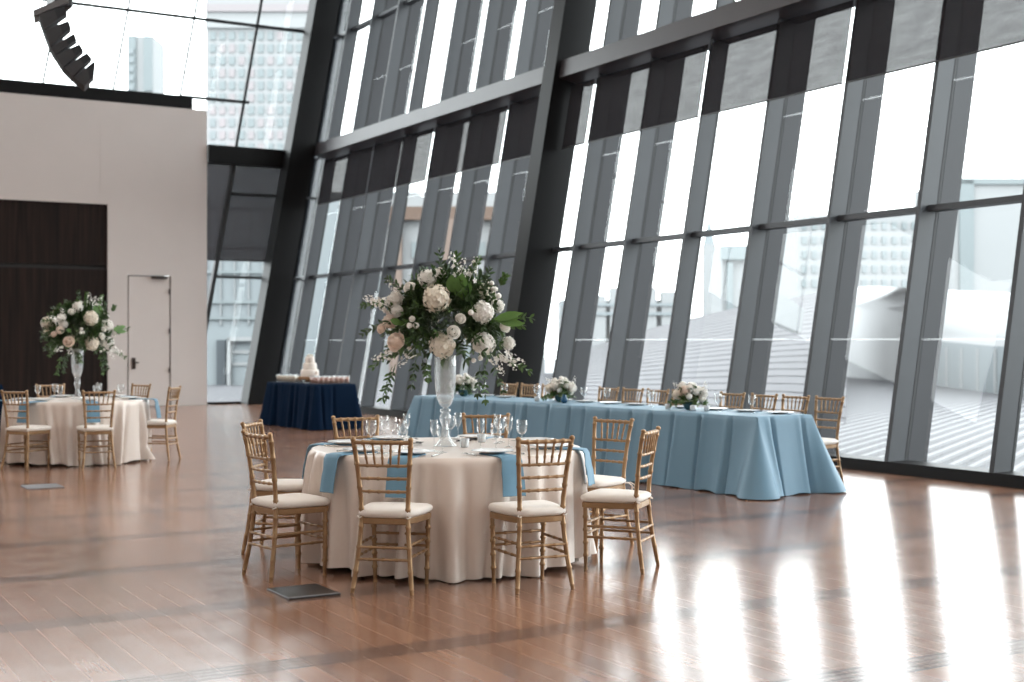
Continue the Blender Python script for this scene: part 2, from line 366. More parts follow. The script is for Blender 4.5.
# end glazing (leaning bays, sheared like the side wall)
def eq(mb, xa, xb, za, zb, y0, y1):   # sheared slab between mullion lines
    mb.hexa([(xa+LEAN*za, y0, za), (xb+LEAN*za, y0, za), (xb+LEAN*za, y1, za), (xa+LEAN*za, y1, za),
             (xa+LEAN*zb, y0, zb), (xb+LEAN*zb, y0, zb), (xb+LEAN*zb, y1, zb), (xa+LEAN*zb, y1, zb)])
    return mb
ne = 30
EB = 9.20
for k in range(-9, 2):
    xa = EB + 1.53*(k-0); xb = xa + 1.53
    if k == 1: xb = 11.5
    low = 0.06 if k >= 0 else 6.9
    win = thing('window_%d' % ne, 'leaning glazed bay of the end wall, %s from the hall corner' % ORD[1-k], 'window', kind='structure'); ne += 1
    zs = [low, 3.0, 6.02, 9.02, HTOP] if low < 1 else [low, 9.02, HTOP]
    for a, b in zip(zs[:-1], zs[1:]):
        MB().add([(xa+.02+LEAN*a, YE, a+.02), (xb-.02+LEAN*a, YE, a+.02), (xb-.02+LEAN*b, YE, b-.02), (xa+.02+LEAN*b, YE, b-.02)], [(0,1,2,3)]).build('pane', M['glass'], win)
    (eq(MB(), xa-.02, xa+.02, low, HTOP, YE-.03, YE+.03) if k < 0 else eq(eq(MB(), xa-.045, xa+.045, low, 6.0, YE-.125, YE+.03), xa-.03, xa+.03, 6.0, HTOP, YE-.03, YE+.03)).build('mullion', M['gasket'], win)
    for z in zs[1:-1]:
        if z == 6.02: continue
        eq(MB(), xa, xb, z-.03, z+.03, YE-.05, YE+.03).build('transom', M['gasket'], win)
    if k >= 0: eq(MB(), xa, xb, 4.95, 5.0, YE-.10, YE+.03).build('transom', M['gasket'], win)
    if k == -1: eq(MB(), xa, xb+.12, 7.14, 7.20, YE-.05, YE+.03).build('transom', M['gasket'], win)
struct(MB().box((-1.4, YE-.05, 7.02), (21.2, .20, .29)).build('trim_2', M['steel']), 'dark steel edge running along the top of the white end wall', 'beam')
struct(MB().box((10.68, YE-.10, 5.86), (2.24, .26, .42)).build('trim_3', M['steel']), 'dark cross beam between white end wall and corner column', 'beam')
struct(MB().box((10.5, YE-.02, .03), (2.1, .14, .06)).build('trim_4', M['steel']), 'dark sill under the end window', 'sill')
for i, (xa, xb) in enumerate(((9.20-1.53, 9.18), (9.22, 10.70))):
    o = eq(MB(), xa, xb, 3.40, 5.68, YE-.025, YE-.02).build('roller_blind', M['endblind'])
    tag(o, ['grey roller blind pulled over end window beside the white wall', 'grey roller blind pulled over end window beside the corner column'][i], 'blind', 'roller blinds')
    eq(MB(), xa, xb, 3.38, 3.405, YE-.03, YE-.015).build('hem_bar', M['hem'], o)
for z in (4.53,):
    pass
# low band in the end window
# corner + main leaning columns
def column(name, xa, xb, y0, y1, label):
    return struct(MB().hexa([(xa, y0, 0), (xb, y0, 0), (xb, y1, 0), (xa, y1, 0),
        (xa+LEAN*HTOP, y0, HTOP), (xb+LEAN*HTOP, y0, HTOP), (xb+LEAN*HTOP, y1, HTOP), (xa+LEAN*HTOP, y1, HTOP)]).build(name, M['steel']), label, 'column')
column('trim_5', 10.34, 10.94, 30.0, 30.5, 'leaning black steel column in the far corner')
column('trim_6', 10.84, 11.47, 19.02, 19.40, 'leaning dark steel column between the two runs of blinds')

# beams between columns
def tilt_beam(name, y0, y1, label):
    zf = 5.92; xf = 12.0; d = 0.56; h = 0.30
    a = Vector((xf, 0, zf)); n = Vector((d, 0, -LEAN*d)); u = Vector((LEAN*h, 0, h))
    pts = []
    for q in (a, a+n, a+n+u, a+u): pass
    b = [a, a+n]; 
    P = [(a.x, y0, a.z), ((a+n).x, y0, (a+n).z), ((a+n).x, y1, (a+n).z), (a.x, y1, a.z)]
    Q = [((a+u).x, y0, (a+u).z), ((a+n+u).x, y0, (a+n+u).z), ((a+n+u).x, y1, (a+n+u).z), ((a+u).x, y1, (a+u).z)]
    return struct(MB().hexa(P+Q).build(name, M['beam']), label, 'beam')
tilt_beam('trim_7', 19.40, 30.0, 'violet grey beam from the corner column to the middle column')
tilt_beam('trim_8', -8.0, 19.02, 'violet grey beam from the middle column toward the viewer')

# side glazing -------------------------------------------------------------
def wq(mb, ya, yb, za, zb, n0, n1):
    mb.hexa([(wx(za,n0), ya, za), (wx(za,n1), ya, za), (wx(za,n1), yb, za), (wx(za,n0), yb, za),
             (wx(zb,n0), ya, zb), (wx(zb,n1), ya, zb), (wx(zb,n1), yb, zb), (wx(zb,n0), yb, zb)])
    return mb
def wpane(ya, yb, za, zb):
    return MB().add([(wx(za), ya, za), (wx(za), yb, za), (wx(zb), yb, zb), (wx(zb), ya, zb)], [(0,1,2,3)])
mY = [6.51, 7.98, 9.44, 10.90, 12.36, 13.83, 15.28, 16.75, 18.20, 19.65, 21.10, 22.60, 24.08, 25.55, 27.05, 28.50, 30.0, 31.1]
single = {9.44, 15.28, 19.65, 25.55, 30.0, 31.1}
zs = [0.10, 3.02, 6.04, 9.06, HTOP]
for i in range(len(mY)-1):
    ya, yb = mY[i], mY[i+1]
    win = thing('window_%d' % (i+1), 'leaning glazed bay of the side wall, %s from near end' % (ORD[i] if i < 16 else 'last'), 'window', kind='structure')
    for a, b in zip(zs[:-1], zs[1:]):
        pn = wpane(ya+.03, yb-.03, a+.02, b-.02).build('pane', M['glass'], win)
        zl = (a+b)/2 if a > 1 else 1.51
        MB().add([(wx(zl-.012,-.006), ya+.03, zl-.012), (wx(zl-.012,-.006), yb-.03, zl-.012), (wx(zl+.012,-.006), yb-.03, zl+.012), (wx(zl+.012,-.006), ya+.03, zl+.012)], [(0,1,2,3)]).build('glazing_line', M['line'], pn)
    if abs(ya-19.65) > .1:
        ml = wq(MB(), ya-.03, ya+.03, 0.08, HTOP, -.28, -.005).build('mullion', M['mullion'], win)
        wq(MB(), ya-.034, ya+.034, 0.08, HTOP, -.02, .02).build('gasket', M['gasket'], ml)
        if ya not in single:
            wq(MB(), ya-.03, ya+.03, -0.6, HTOP, .03, .34).build('fin', M['fin'], win)
    for z in zs[1:-1]:
        wq(MB(), ya+.03, yb-.03, z-.035, z+.035, -.16, .03).build('transom', M['mullion'], win)
win = thing('window_18', 'wide plain glazing at the near end beyond the frame', 'window', kind='structure')
wpane(-8.0, 6.47, 0.1, HTOP).build('pane', M['glass'], win)
for k in range(9): wq(MB(), -7.9+1.6*k, -7.84+1.6*k, 0.08, HTOP, -.28, -.005).build('mullion', M['mullion'], win)
struct(wq(MB(), -8.0, 31.1, 0.0, 0.13, -.30, .06).build('trim_9', M['steel']), 'black sill along the foot of the leaning windows', 'sill')
struct(wq(MB(), 31.1, 31.3, 0.0, HTOP, -.3, .06).build('trim_10', M['steel']), 'dark closing post at the end of the side glazing', 'post')
struct(MB().hexa([(X0-.1, YE+.02, 0), (X0+.1, YE+.02, 0), (X0+.1, 31.15, 0), (X0-.1, 31.15, 0), (wx(HTOP,-.1), YE+.02, HTOP), (wx(HTOP,.1), YE+.02, HTOP), (wx(HTOP,.1), 31.15, HTOP), (wx(HTOP,-.1), 31.15, HTOP)]).build('trim_11', M['mullion']), 'grey corner return between the end and side glazing', 'post')
gaps = [29.9, 27.02, 24.05, 21.06, 19.42]
gapsR = [19.0, 18.23, 15.26, 12.36, 9.42, 6.5]
names = {0:'nearest the far corner', 1:'second from the far corner', 2:'third from the far corner', 3:'just behind the middle column'}
def blind(ya, yb, lab):
    o = wq(MB(), ya+.035, yb-.035, 4.73, 5.80, -.318, -.314).build('roller_blind', M['blind'])
    tag(o, lab, 'blind', 'roller blinds')
    wq(MB(), ya+.035, yb-.035, 4.715, 4.735, -.324, -.310).build('hem_bar', M['hem'], o)
for i in range(4): blind(gaps[i+1], gaps[i], 'dark roller blind under the beam, ' + names[i])
nm = ['narrow one against the middle column', 'second past the middle column', 'third past the middle column', 'fourth past the middle column', 'last at the picture edge']
for i in range(5): blind(gapsR[i+1], gapsR[i], 'dark roller blind under the near beam, ' + nm[i])

# floor boxes
fb = thing('floor_box', 'dark square floor box lid beside the near chair', 'floor box', (2.915, 7.46, 0), 0.0)
MB().bevbox((0,0,.004), (.32,.38,.012), .003).build('lid', M['plate_steel'], fb)
MB().box((0,-.175,.011), (.32,.03,.004)).build('rim', M['rig'], fb)
fb = thing('floor_box', 'pale grey floor box lid far out on the open floor', 'floor box', (2.72, 14.19, 0), 0.0)
MB().bevbox((0,0,.004), (.36,.40,.012), .003).build('lid', M['plate_pale'], fb)

# ------------------------------------------------------------------ chairs
def bamboo(p0, p1, r, n=6, nodes=3, seg=1, mid=None):
    """points and radii for a turned bamboo-like stick with raised rings"""
    p0, p1 = Vector(p0), Vector(p1); pts = []; rad = []
    def P(t):
        if mid is None: return p0.lerp(p1, t)
        m = Vector(mid); return p0*(1-t)**2 + m*2*t*(1-t) + p1*t**2
    L = (p1-p0).length; e = 0.006/L
    ts = [(0, r)]
    for k in range(nodes):
        t = (k+1)/(nodes+1)
        ts += [(t-2*e, r), (t-.8*e, r*1.32), (t+.8*e, r*1.32), (t+2*e, r)]
        if mid is not None: ts.append((t+.5/(nodes+1), r))
    ts.append((1, r))
    for t, q in ts: pts.append(P(max(0, min(1, t)))); rad.append(q)
    return pts, rad

def make_chair(long_tie=False):
    t = thing('banquet_chair', 'x', 'chair')
    G = M['gold']
    # facing +Y; seat centre at origin
    for s in (-1, 1):
        pts, rad = bamboo((s*.165, .165, .012), (s*.175, .165, .43), .0145, nodes=4)
        rad[0] = .011
        MB().tube(pts, rad, 8).tube([(s*.165,.165,0),(s*.165,.165,.014)], .0135, 8).build('leg', G, t)
        # rear leg running up into the back post
        ctrl = [(s*.183,-.225,.0),(s*.176,-.215,.06),(s*.160,-.192,.20),(s*.148,-.176,.34),(s*.142,-.168,.44),(s*.145,-.174,.55),(s*.156,-.190,.70),(s*.168,-.210,.83),(s*.177,-.226,.905)]
        pts = []; rad = []
        for i in range(len(ctrl)-1):
            a, b = Vector(ctrl[i]), Vector(ctrl[i+1])
            pts += [a, a.lerp(b, .42), a.lerp(b, .47), a.lerp(b, .53), a.lerp(b, .58)]
            rr = .0150 if i else .0130
            rad += [rr, rr, rr*1.22, rr*1.22, rr]
        pts.append(Vector(ctrl[-1])); rad.append(.0135)
        mb = MB().tube(pts, rad, 8)
        e = Vector(ctrl[-1]); mb.tube([e, e+Vector((0,-.002,.006)), e+Vector((0,-.003,.014)), e+Vector((0,-.004,.02))], [.017,.018,.015,.006], 8)
        mb.build('leg', G, t)
    # seat frame: bowed trapezoid ring
    def outline(f, z):
        pts = []
        fr = [(-.150,-.178),(-.176,-.06),(-.196,.08),(-.198,.15),(-.180,.185),(-.09,.197),(0,.200),(.09,.197),(.180,.185),(.198,.15),(.196,.08),(.176,-.06),(.150,-.178),(.07,-.186),(-.07,-.186)]
        return [(x*f, y*f, z) for x, y in fr]
    mb = MB(); mb.grid([outline(.97,.405), outline(1,.410), outline(1,.438), outline(.97,.443)][::-1], True, False)
    n = 15; mb.add(outline(.97,.405), [tuple(range(n))]); mb.add(outline(.97,.443), [tuple(range(n-1,-1,-1))])
    mb.build('seat_frame', G, t)
    mb = MB()
    rows = [outline(f, z) for f, z in ((.94,.444),(1.02,.455),(1.045,.470),(1.02,.485),(.93,.494),(.7,.500),(.35,.503),(.02,.504))]
    mb.grid(rows[::-1], True, True); mb.add(outline(.94,.444), [tuple(range(n))])
    cu = mb.build('cushion', M['cushion'], t)
    for s in (-1, 1):
        tb = MB()
        tb.tube([(s*.15,-.165,.455),(s*.162,-.185,.452),(s*.150,-.196,.445),(s*.138,-.186,.448)], .0045, 5)
        if long_tie: tb.tube([(s*.15,-.19,.452),(s*.166,-.215,.45),(s*.178,-.225,.42),(s*.165,-.228,.39)], .005, 5).tube([(s*.15,-.19,.452),(s*.135,-.22,.445),(s*.132,-.23,.41),(s*.150,-.235,.385),(s*.16,-.235,.36)], .005, 5)
        tb.build('tie', M['cushion'], cu)
    # stretchers
    def st(p0, p1, nodes=3, r=.0085):
        pts, rad = bamboo(p0, p1, r, nodes=nodes); MB().tube(pts, rad, 7).build('stretcher', G, t)
    for z in (.215, .285):
        for s in (-1, 1):
            ra = (s*(.183-(z/.44)*.041), -.225+(z/.44)*.055, z)
            st((s*.170, .165, z), ra)
    for z in (.235, .305):
        st((-.170, .165, z), (.170, .165, z))
    for z in (.20, .27):
        st((-(.183-(z/.44)*.041), -.225+(z/.44)*.055, z), ((.183-(z/.44)*.041), -.225+(z/.44)*.055, z))
    # back
    def rail(z, y, half, name, r=.0095, bow=-.02, nodes=4):
        pts, rad = bamboo((-half, y, z), (half, y, z), r, nodes=nodes, mid=(0, y+2*bow, z))
        MB().tube(pts, rad, 8).build(name, G, t)
    rail(.893, -.222, .176, 'top_rail', .0125, -.012, 5)
    rail(.755, -.198, .160, 'back_rail', .009, -.012)
    rail(.678, -.187, .154, 'back_rail', .009, -.012)
    rail(.600, -.180, .149, 'back_rail', .009, -.012)
    for k in range(5):
        x0 = (-2+k)*.047; x1 = (-2+k)*.056
        b0 = -.012*(1-(x0/.16)**2)*1.0; b1 = -.012*(1-(x1/.176)**2)
        pts, rad = bamboo((x0, -.198+b0, .755), (x1, -.222+b1, .893), .0068, nodes=2); MB().tube(pts, rad, 6).build('spindle', G, t)
    return t
CH = make_chair(); CH_used = False
CH_TIE = None
def chair(x, y, ang, label, group):
    """ang: compass angle (deg, from +X) the seat faces"""
    global CH_used
    rot = math.radians(ang-90)
    if not CH_used:
        CH.location = (x, y, 0); CH.rotation_euler = (0, 0, rot); CH['label'] = label; CH['group'] = group; CH_used = True
        return CH
    return dup(CH, (x, y, 0), rot, label, group)

# ------------------------------------------------------------------ tables and cloths
def round_table(cx, cy, rad, label):
    t = thing('round_table', label, 'table', (cx, cy, 0))
    MB().lathe([(0,.735),(rad-.01,.735),(rad,.742),(rad,.752),(rad-.01,.756),(0,.756)][::-1], 48).build('tabletop', M['tabletop'], t)
    for k in range(4):
        a = PI/4+k*PI/2 + .35
        x, y = .52*math.cos(a), .52*math.sin(a)
        MB().tube([(x, y, .735), (x*1.12, y*1.12, .02), (x*1.12, y*1.12, 0)], [.016,.016,.02], 8).build('leg', M['blackleg'], t)
    for s in (-1, 1): pass
    return t

def bumpf(d, w): return math.exp(-(d/w)**2)
def round_cloth(cx, cy, rad, label, seed, nf=17, group=None):
    r = random.Random(seed)
    folds = []
    for k in range(nf):
        a = 2*PI*(k + r.uniform(-.3,.3))/nf
        folds.append((a, r.uniform(.035,.065), r.uniform(.06,.12), r.uniform(-.5,.5)))
    N = 260; rows = []
    for q in (0.02, .35, .7, .93, .985, 1.0):
        rows.append([(q*rad*math.cos(2*PI*k/N), q*rad*math.sin(2*PI*k/N), .764 - (0.004 if q == 1.0 else 0)) for k in range(N)])
    R = 22
    for i in range(1, R+1):
        t = i/R; row = []
        for k in range(N):
            a = 2*PI*k/N; o = .008 - .015*t
            for (c, w, amp, sh) in folds:
                c2 = c + sh*.25*t
                d = (a-c2+PI) % (2*PI) - PI
                o += amp*(t**.65)*(bumpf(d, w) - .55*bumpf(d-1.8*w, .6*w) - .55*bumpf(d+1.8*w, .6*w))
            hem = .022 + .014*math.sin(3*a+seed) + .010*math.sin(11*a+2*seed)
            z = .760 - (.760-hem)*t
            rr = rad + .006 + o
            row.append((rr*math.cos(a), rr*math.sin(a), max(z, .006)))
        rows.append(row)
    mb = MB().grid(rows, True, True)
    o = mb.build('tablecloth', M['ivory'], None, (cx, cy, 0))
    return tag(o, label, 'tablecloth', group)

def rect_table(P, ang, w, l, label):
    """P: near inner corner; width along local x, length along local y"""
    t = thing('banquet_table', label, 'table', (P[0], P[1], 0), ang)
    n = max(1, round(l/2.1))
    for k in range(n):
        MB().bevbox((w/2, .04+(l-.08)*(k+.5)/n, .744), (w-.08, (l-.08)/n-.004, .024), .004).build('tabletop', M['tabletop'], t)
        for e in (.12, .88):
            y = l*(k+e)/n
            for x in (.1, w-.1): MB().tube([(x, y, .732), (x, y, 0)], .014, 8).build('leg', M['blackleg'], t)
    return t

def rect_cloth(P, ang, w, l, mat, label, seed, flare=.07, corner=.20, step=.34, endflare=None, hemz=.012):
    r = random.Random(seed)
    # perimeter loop, counter-clockwise from near inner corner along near end (y=0)
    cs = [(0,0),(w,0),(w,l),(0,l)]
    nr = [(0,-1),(1,0),(0,1),(-1,0)]
    per = []
    rc = .02
    for i in range(4):
        a, b = Vector(cs[i]), Vector(cs[(i+1)%4]); L = (b-a).length; n0 = Vector(nr[i]); n1 = Vector(nr[(i+1)%4])
        m = max(10, int(L/.022))
        for k in range(m):
            per.append((a.lerp(b, .003+(k/m)*.994), n0, i, L*k/m, L))
        for k in range(1, 9):
            q = k/9; nn = (n0*math.cos(q*PI/2) + n1*math.sin(q*PI/2)); per.append((b, nn, i+.5, q, 0))
    pleats = {}
    for i in range(4):
        L = [w, l, w, l][i]; ps = []; s = step*.5
        while s < L-.1:
            ps.append((s + r.uniform(-.06,.06), r.uniform(.5,1.2), r.choice((-1,1)))); s += step*r.uniform(.7,1.3)
        pleats[i] = ps
    R = 18; rows = []
    for q in (.0, .6, .97, 1.0):
        rows.append([(w/2+(p.x-w/2)*q, l/2+(p.y-l/2)*q, .764-(.003 if q==1 else 0)) for p, n, i, s, L in per])
    for j in range(1, R+1):
        t = j/R; row = []
        for p, n, i, s, L in per:
            o = .006 + flare*t**1.15
            if i == int(i):
                i = int(i)
                o += corner*t**1.1*(math.exp(-s/.11) + math.exp(-(L-s)/.11))
                for (c, a, sg) in pleats[i]:
                    d = s - c
                    o += t**.3*a*(-.085*bumpf(d, .020) + .032*bumpf(d-sg*.055, .035)) + a*.030*t**1.3*bumpf(d-sg*.10, .07)
                o += .018*t*math.sin(s*9+seed)
            else:
                o += corner*t**1.1*(1.0 + .25*math.sin(s*PI))
            z = .761 - (.761-hemz-.008*math.sin(17*p.x+13*p.y))*t
            if t < .3: o = max(o, -.02 - .1*t)
            row.append((p.x+n.x*o, p.y+n.y*o, max(z, .004)))
        rows.append(row)
    o = MB().grid(rows, True, True).build('tablecloth', mat, None, (P[0], P[1], 0), ang)
    return tag(o, label, 'tablecloth')

# ---- tableware prototypes
TW = {}
def first_or_dup(key, maker, loc, rot, label, group):
    if key not in TW:
        o = TW[key] = maker(); o.location = loc; o.rotation_euler = (0,0,rot); o['label'] = label; o['group'] = group; return o
    return dup(TW[key], loc, rot, label, group)
def mk_plate():
    t = thing('dinner_plate', 'x', 'plate')
    MB().lathe([(0,.002),(.075,.002),(.085,.006),(.135,.016),(.137,.018),(.134,.0195),(.086,.010),(.075,.006),(0,.006)][::-1], 40).build('plate_body', M['china'], t)
    MB().lathe([(.128,.0178),(.136,.0200),(.138,.0190)][::-1], 40).build('plate_band', M['band'], t)
    return t
def mk_goblet():
    t = thing('goblet', 'x', 'glass')
    MB().lathe([(.005,.082),(.016,.086),(.030,.100),(.038,.125),(.0385,.150),(.035,.182),(.0338,.182),(.037,.150),(.036,.126),(.028,.103),(.014,.090),(.0,.088)], 22).build('bowl', M['clear'], t)
    MB().lathe([(.009,.006),(.005,.014),(.004,.045),(.0045,.075),(.008,.084)], 12).build('stem', M['clear'], t)
    MB().lathe([(.0,.001),(.034,.001),(.034,.003),(.010,.007),(.0,.008)][::-1], 22).build('foot', M['clear'], t)
    return t
def mk_flute():
    t = thing('wine_glass', 'x', 'glass')
    MB().lathe([(.005,.105),(.014,.112),(.024,.135),(.027,.160),(.026,.190),(.024,.208),(.0228,.208),(.025,.188),(.0255,.160),(.022,.137),(.012,.116),(0,.112)], 20).build('bowl', M['clear'], t)
    MB().lathe([(.008,.006),(.0045,.016),(.0035,.060),(.0042,.095),(.007,.107)], 12).build('stem', M['clear'], t)
    MB().lathe([(.0,.001),(.031,.001),(.031,.003),(.009,.007),(.0,.008)][::-1], 20).build('foot', M['clear'], t)
    return t
def mk_fork():
    t = thing('fork', 'x', 'cutlery')
    mb = MB().tube([(0,-.095,.006),(0,-.05,.009),(0,.03,.006),(0,.045,.008)], [.0055,.0045,.003,.005], 6).bevbox((0,.056,.009), (.022,.024,.003), .001)
    mb.build('handle', M['silver'], t)
    m2 = MB()
    for k in range(4): m2.tube([((k-1.5)*.0062,.066,.009),((k-1.5)*.0062,.100,.006)], [.002,.0014], 5)
    m2.build('tines', M['silver'], t); return t
def mk_knife():
    t = thing('knife', 'x', 'cutlery')
    MB().tube([(0,-.11,.006),(0,-.06,.006),(0,.0,.006)], [.0065,.0055,.0045], 6).build('handle', M['silver'], t)
    MB().hexa([(-.008,0,.004),(.009,0,.004),(.006,.10,.004),(-.004,.11,.004),(-.008,0,.006),(.009,0,.006),(.006,.10,.006),(-.004,.11,.006)]).build('blade', M['silver'], t); return t
def mk_napkin(length=.24, rad=.955):
    """local: +Y outward from table centre, origin at table centre height z=0 (world z)"""
    t = thing('napkin', 'x', 'napkin')
    path = [(rad-.30,.0), (rad-.16,.0), (rad-.03,.0), (rad+.014,-.006), (rad+.030,-.03), (rad+.038,-.10), (rad+.050,-length*.6), (rad+.062,-length)]
    rows = []
    for sx in (-.070, -.066, -.02, .02, .066, .070):
        dz = 0 if abs(sx) < .069 else -.003
        rows.append([(sx*(1+.10*max(0,-z)/length), y + .006*math.sin(sx*60)*(1 if z < -.05 else 0), z+.007+dz) for y, z in path])
    low = [[(x, y-.004 if z < 0 else y, z-.005) for x, y, z in r] for r in rows]
    mb = MB().grid(rows, False, True).grid([r for r in low[::-1]], False, True)
    mb.grid([rows[0], low[0]][::-1], False, False).grid([rows[-1], low[-1]], False, False)
    e0 = [r[-1] for r in rows]; e1 = [r[-1] for r in low]; mb.grid([e0, e1], False, False)
    mb.build('cloth', M['napkin'], t)
    return t
ZT = .766
def table_setting(cx, cy, ang, rad, where, tname, gk, flute=True, cutlery=True, nap=True, gdist=.50):
    a = math.radians(ang); o = Vector((math.cos(a), math.sin(a), 0)); s = Vector((-math.sin(a), math.cos(a), 0))
    def at(d, l, z=ZT): q = Vector((cx, cy, 0)) + o*d + s*l; return (q.x, q.y, z)
    rot = a - PI/2
    first_or_dup('plate', mk_plate, at(rad-.20, 0, ZT+.008 if nap else ZT), rot, 'white plate on the %s at the %s' % (tname, where), 'plates ' + gk)
    if nap:
        first_or_dup('napkin', mk_napkin, (cx, cy, ZT), rot, 'blue napkin over the %s edge at the %s' % (tname, where), 'napkins ' + gk)
    first_or_dup('goblet', mk_goblet, at(gdist, .13), rot, 'stemmed goblet on the %s at the %s' % (tname, where), 'goblets ' + gk)
    if flute: first_or_dup('flute', mk_flute, at(gdist-.07, .05), rot, 'slim wine glass on the %s at the %s' % (tname, where), 'wine glasses ' + gk)
    if cutlery:
        first_or_dup('fork', mk_fork, at(rad-.20, -.165), rot+PI, 'fork beside plate, %s, %s' % (tname, where), 'forks ' + gk)
        first_or_dup('knife', mk_knife, at(rad-.20, .165), rot+PI, 'knife beside plate, %s, %s' % (tname, where), 'knives ' + gk)

# ------------------------------------------------------------------ flowers
def sph_dirs(n):
    out = []
    for i in range(n):
        z = 1-2*(i+.5)/n; r = math.sqrt(1-z*z); a = i*2.399963; out.append(Vector((r*math.cos(a), r*math.sin(a), z)))
    return out
def basis(d):
    a = d.orthogonal().normalized(); return a, d.cross(a)
def hydrangea_mesh(seed, n=120):
    r = random.Random(seed); mb = MB()
    for d in sph_dirs(n):
        if d.z < -.75: continue
        d = (d + Vector((r.uniform(-.12,.12), r.uniform(-.12,.12), r.uniform(-.12,.12)))).normalized()
        a, b = basis(d); th = r.uniform(0, PI); rr = .90+r.uniform(-.14,.12)
        c = d*rr; s = .215*r.uniform(.8,1.25)
        for k in range(4):
            t = th+k*PI/2; u = a*math.cos(t)+b*math.sin(t); v = d.cross(u)
            tp = r.uniform(-.03,.07); mb.add([c - d*.04, c+u*s*.35-v*s*.40+d*.02, c+u*s*.80-v*s*.42+d*tp, c+u*s*1.05+d*tp*1.3, c+u*s*.80+v*s*.42+d*tp, c+u*s*.35+v*s*.40+d*.02], [(0,1,2,3),(0,3,4,5)], True)
    # inner body
    rows = []
    for i in range(9):
        ph = -PI/2+PI*i/8; rows.append([(.70*math.cos(ph)*math.cos(2*PI*k/14), .70*math.cos(ph)*math.sin(2*PI*k/14), .70*math.sin(ph)) for k in range(14)])
    mb.grid(rows, True, True)
    return mb.mesh('hydrangea_bloom')
def rose_mesh(seed):
    """full ruffled garden rose opening toward +Z, unit radius"""
    r = random.Random(seed); mb = MB()
    n = 44
    for i in range(n):
        q = (i+.5)/n
        ph = .10 + 1.95*q**.75                     # polar angle from the heart outward
        az = i*2.399963 + r.uniform(-.2,.2)
        d = Vector((math.sin(ph)*math.cos(az), math.sin(ph)*math.sin(az), math.cos(ph)*.85))
        dn = d.normalized(); up = (Vector((0,0,1)) - dn*dn.z)
        up = up.normalized() if up.length > 1e-3 else Vector((1,0,0))
        sd = dn.cross(up); W = .18+.30*q; H = .20+.34*q; base = dn*(.62+.10*q) - up*H*.6
        rows = []
        for j in range(5):
            t = j/4; row = []
            for k in range(5):
                u = -1+k/2
                p = base + up*H*1.35*t*(1-.18*u*u) + sd*W*u*(.55+.75*t-.35*t*t) + dn*(.05+.26*t*t+r.uniform(-.02,.02) - .14*u*u*(1-.3*t))
                row.append(tuple(p))
            rows.append(row)
        mb.grid(rows, False, True)
    rows = []
    for i in range(7):
        ph = -PI/2+PI*i/6; rows.append([(.62*math.cos(ph)*math.cos(2*PI*k/12), .62*math.cos(ph)*math.sin(2*PI*k/12), .58*math.sin(ph)) for k in range(12)])
    mb.grid(rows, True, True)
    return mb.mesh('rose_bloom')
def bud_mesh(seed):
    mb = MB(); mb.lathe([(0,-.9),(.55,-.75),(.92,-.2),(.95,.25),(.7,.72),(.35,.92),(0,.98)], 10)
    for k in range(5):
        a = 2*PI*k/5; rows = []
        for j in range(4):
            t = j/3; rows.append([((.60+.42*t)*math.cos(a+q), (.60+.42*t)*math.sin(a+q), -.5+1.15*t - .25*abs(q)*t) for q in (-.55,-.25,0,.25,.55)])
        mb.grid(rows, False, True)
    return mb.mesh('bud')
def spray_mesh(seed, n=15):
    """upright spike of small florets along +Z, unit length"""
    r = random.Random(seed); mb = MB()
    mb.tube([(0,0,-.2),(.03,0,.4),(0,.02,1.0)], [.014,.012,.006], 5)
    for i in range(n):
        t = i/(n-1); s = .15*(1-t*.6)*r.uniform(.7,1.2); a = i*2.4+r.uniform(-.5,.5)
        rd = .24*(1-.7*t)*r.uniform(.6,1.2); c = Vector((math.cos(a)*rd + .15*t*t, math.sin(a)*rd, .05+t*.95)); d = (Vector((math.cos(a), math.sin(a), .5))).normalized()
        u0, v0 = basis(d)
        for k in range(5):
            th = 2*PI*k/5+r.uniform(-.2,.2); u = u0*math.cos(th)+v0*math.sin(th); v = d.cross(u)
            mb.add([c, c+u*s*.5+v*s*.35+d*s*.35, c+u*s+d*s*.25, c+u*s*.5-v*s*.35+d*s*.35], [(0,3,2,1)], True)
    return mb.mesh('stock_spray')
HYD = [hydrangea_mesh(k) for k in range(3)]; ROSE = [rose_mesh(k) for k in range(2)]; BUD = bud_mesh(1); SPR = [spray_mesh(k) for k in range(2)]
_mc = {}
def mesh_with(me, mat):
    k = (me.name, mat.name)
    if k not in _mc:
        c = me.copy(); c.materials.clear(); c.materials.append(mat); _mc[k] = c
    return _mc[k]
def bloom(kind, mat, c, r, d, parent, seed=0, squash=1.0):
    me = {'hydrangea_bloom': HYD[seed % 3], 'rose_bloom': ROSE[seed % 2], 'bud': BUD, 'stock_spray': SPR[seed % 2]}[kind]
    o = link(kind, mesh_with(me, M[mat]), parent)
    q = Vector(d).normalized().to_track_quat('Z', 'Y')
    o.matrix_local = Matrix.Translation(Vector(c)) @ q.to_matrix().to_4x4() @ Matrix.Rotation(seed*1.1, 4, 'Z') @ Matrix.Diagonal((r, r, r*squash, 1))
    return o
def leaf(mb, c, d, up, L, W, curl=.2):
    d = Vector(d).normalized(); s = d.cross(Vector(up))
    s = s.normalized() if s.length > 1e-4 else d.orthogonal().normalized()
    n = s.cross(d); c = Vector(c); rows = []
    for t, w in ((0,.05),(.25,.8),(.5,1.0),(.75,.72),(1,.03)):
        p = c + d*L*t - n*curl*L*t*t
        rows.append([p - s*W*w + n*W*.25*w, p, p + s*W*w + n*W*.25*w])
    mb.grid(rows, False, True)
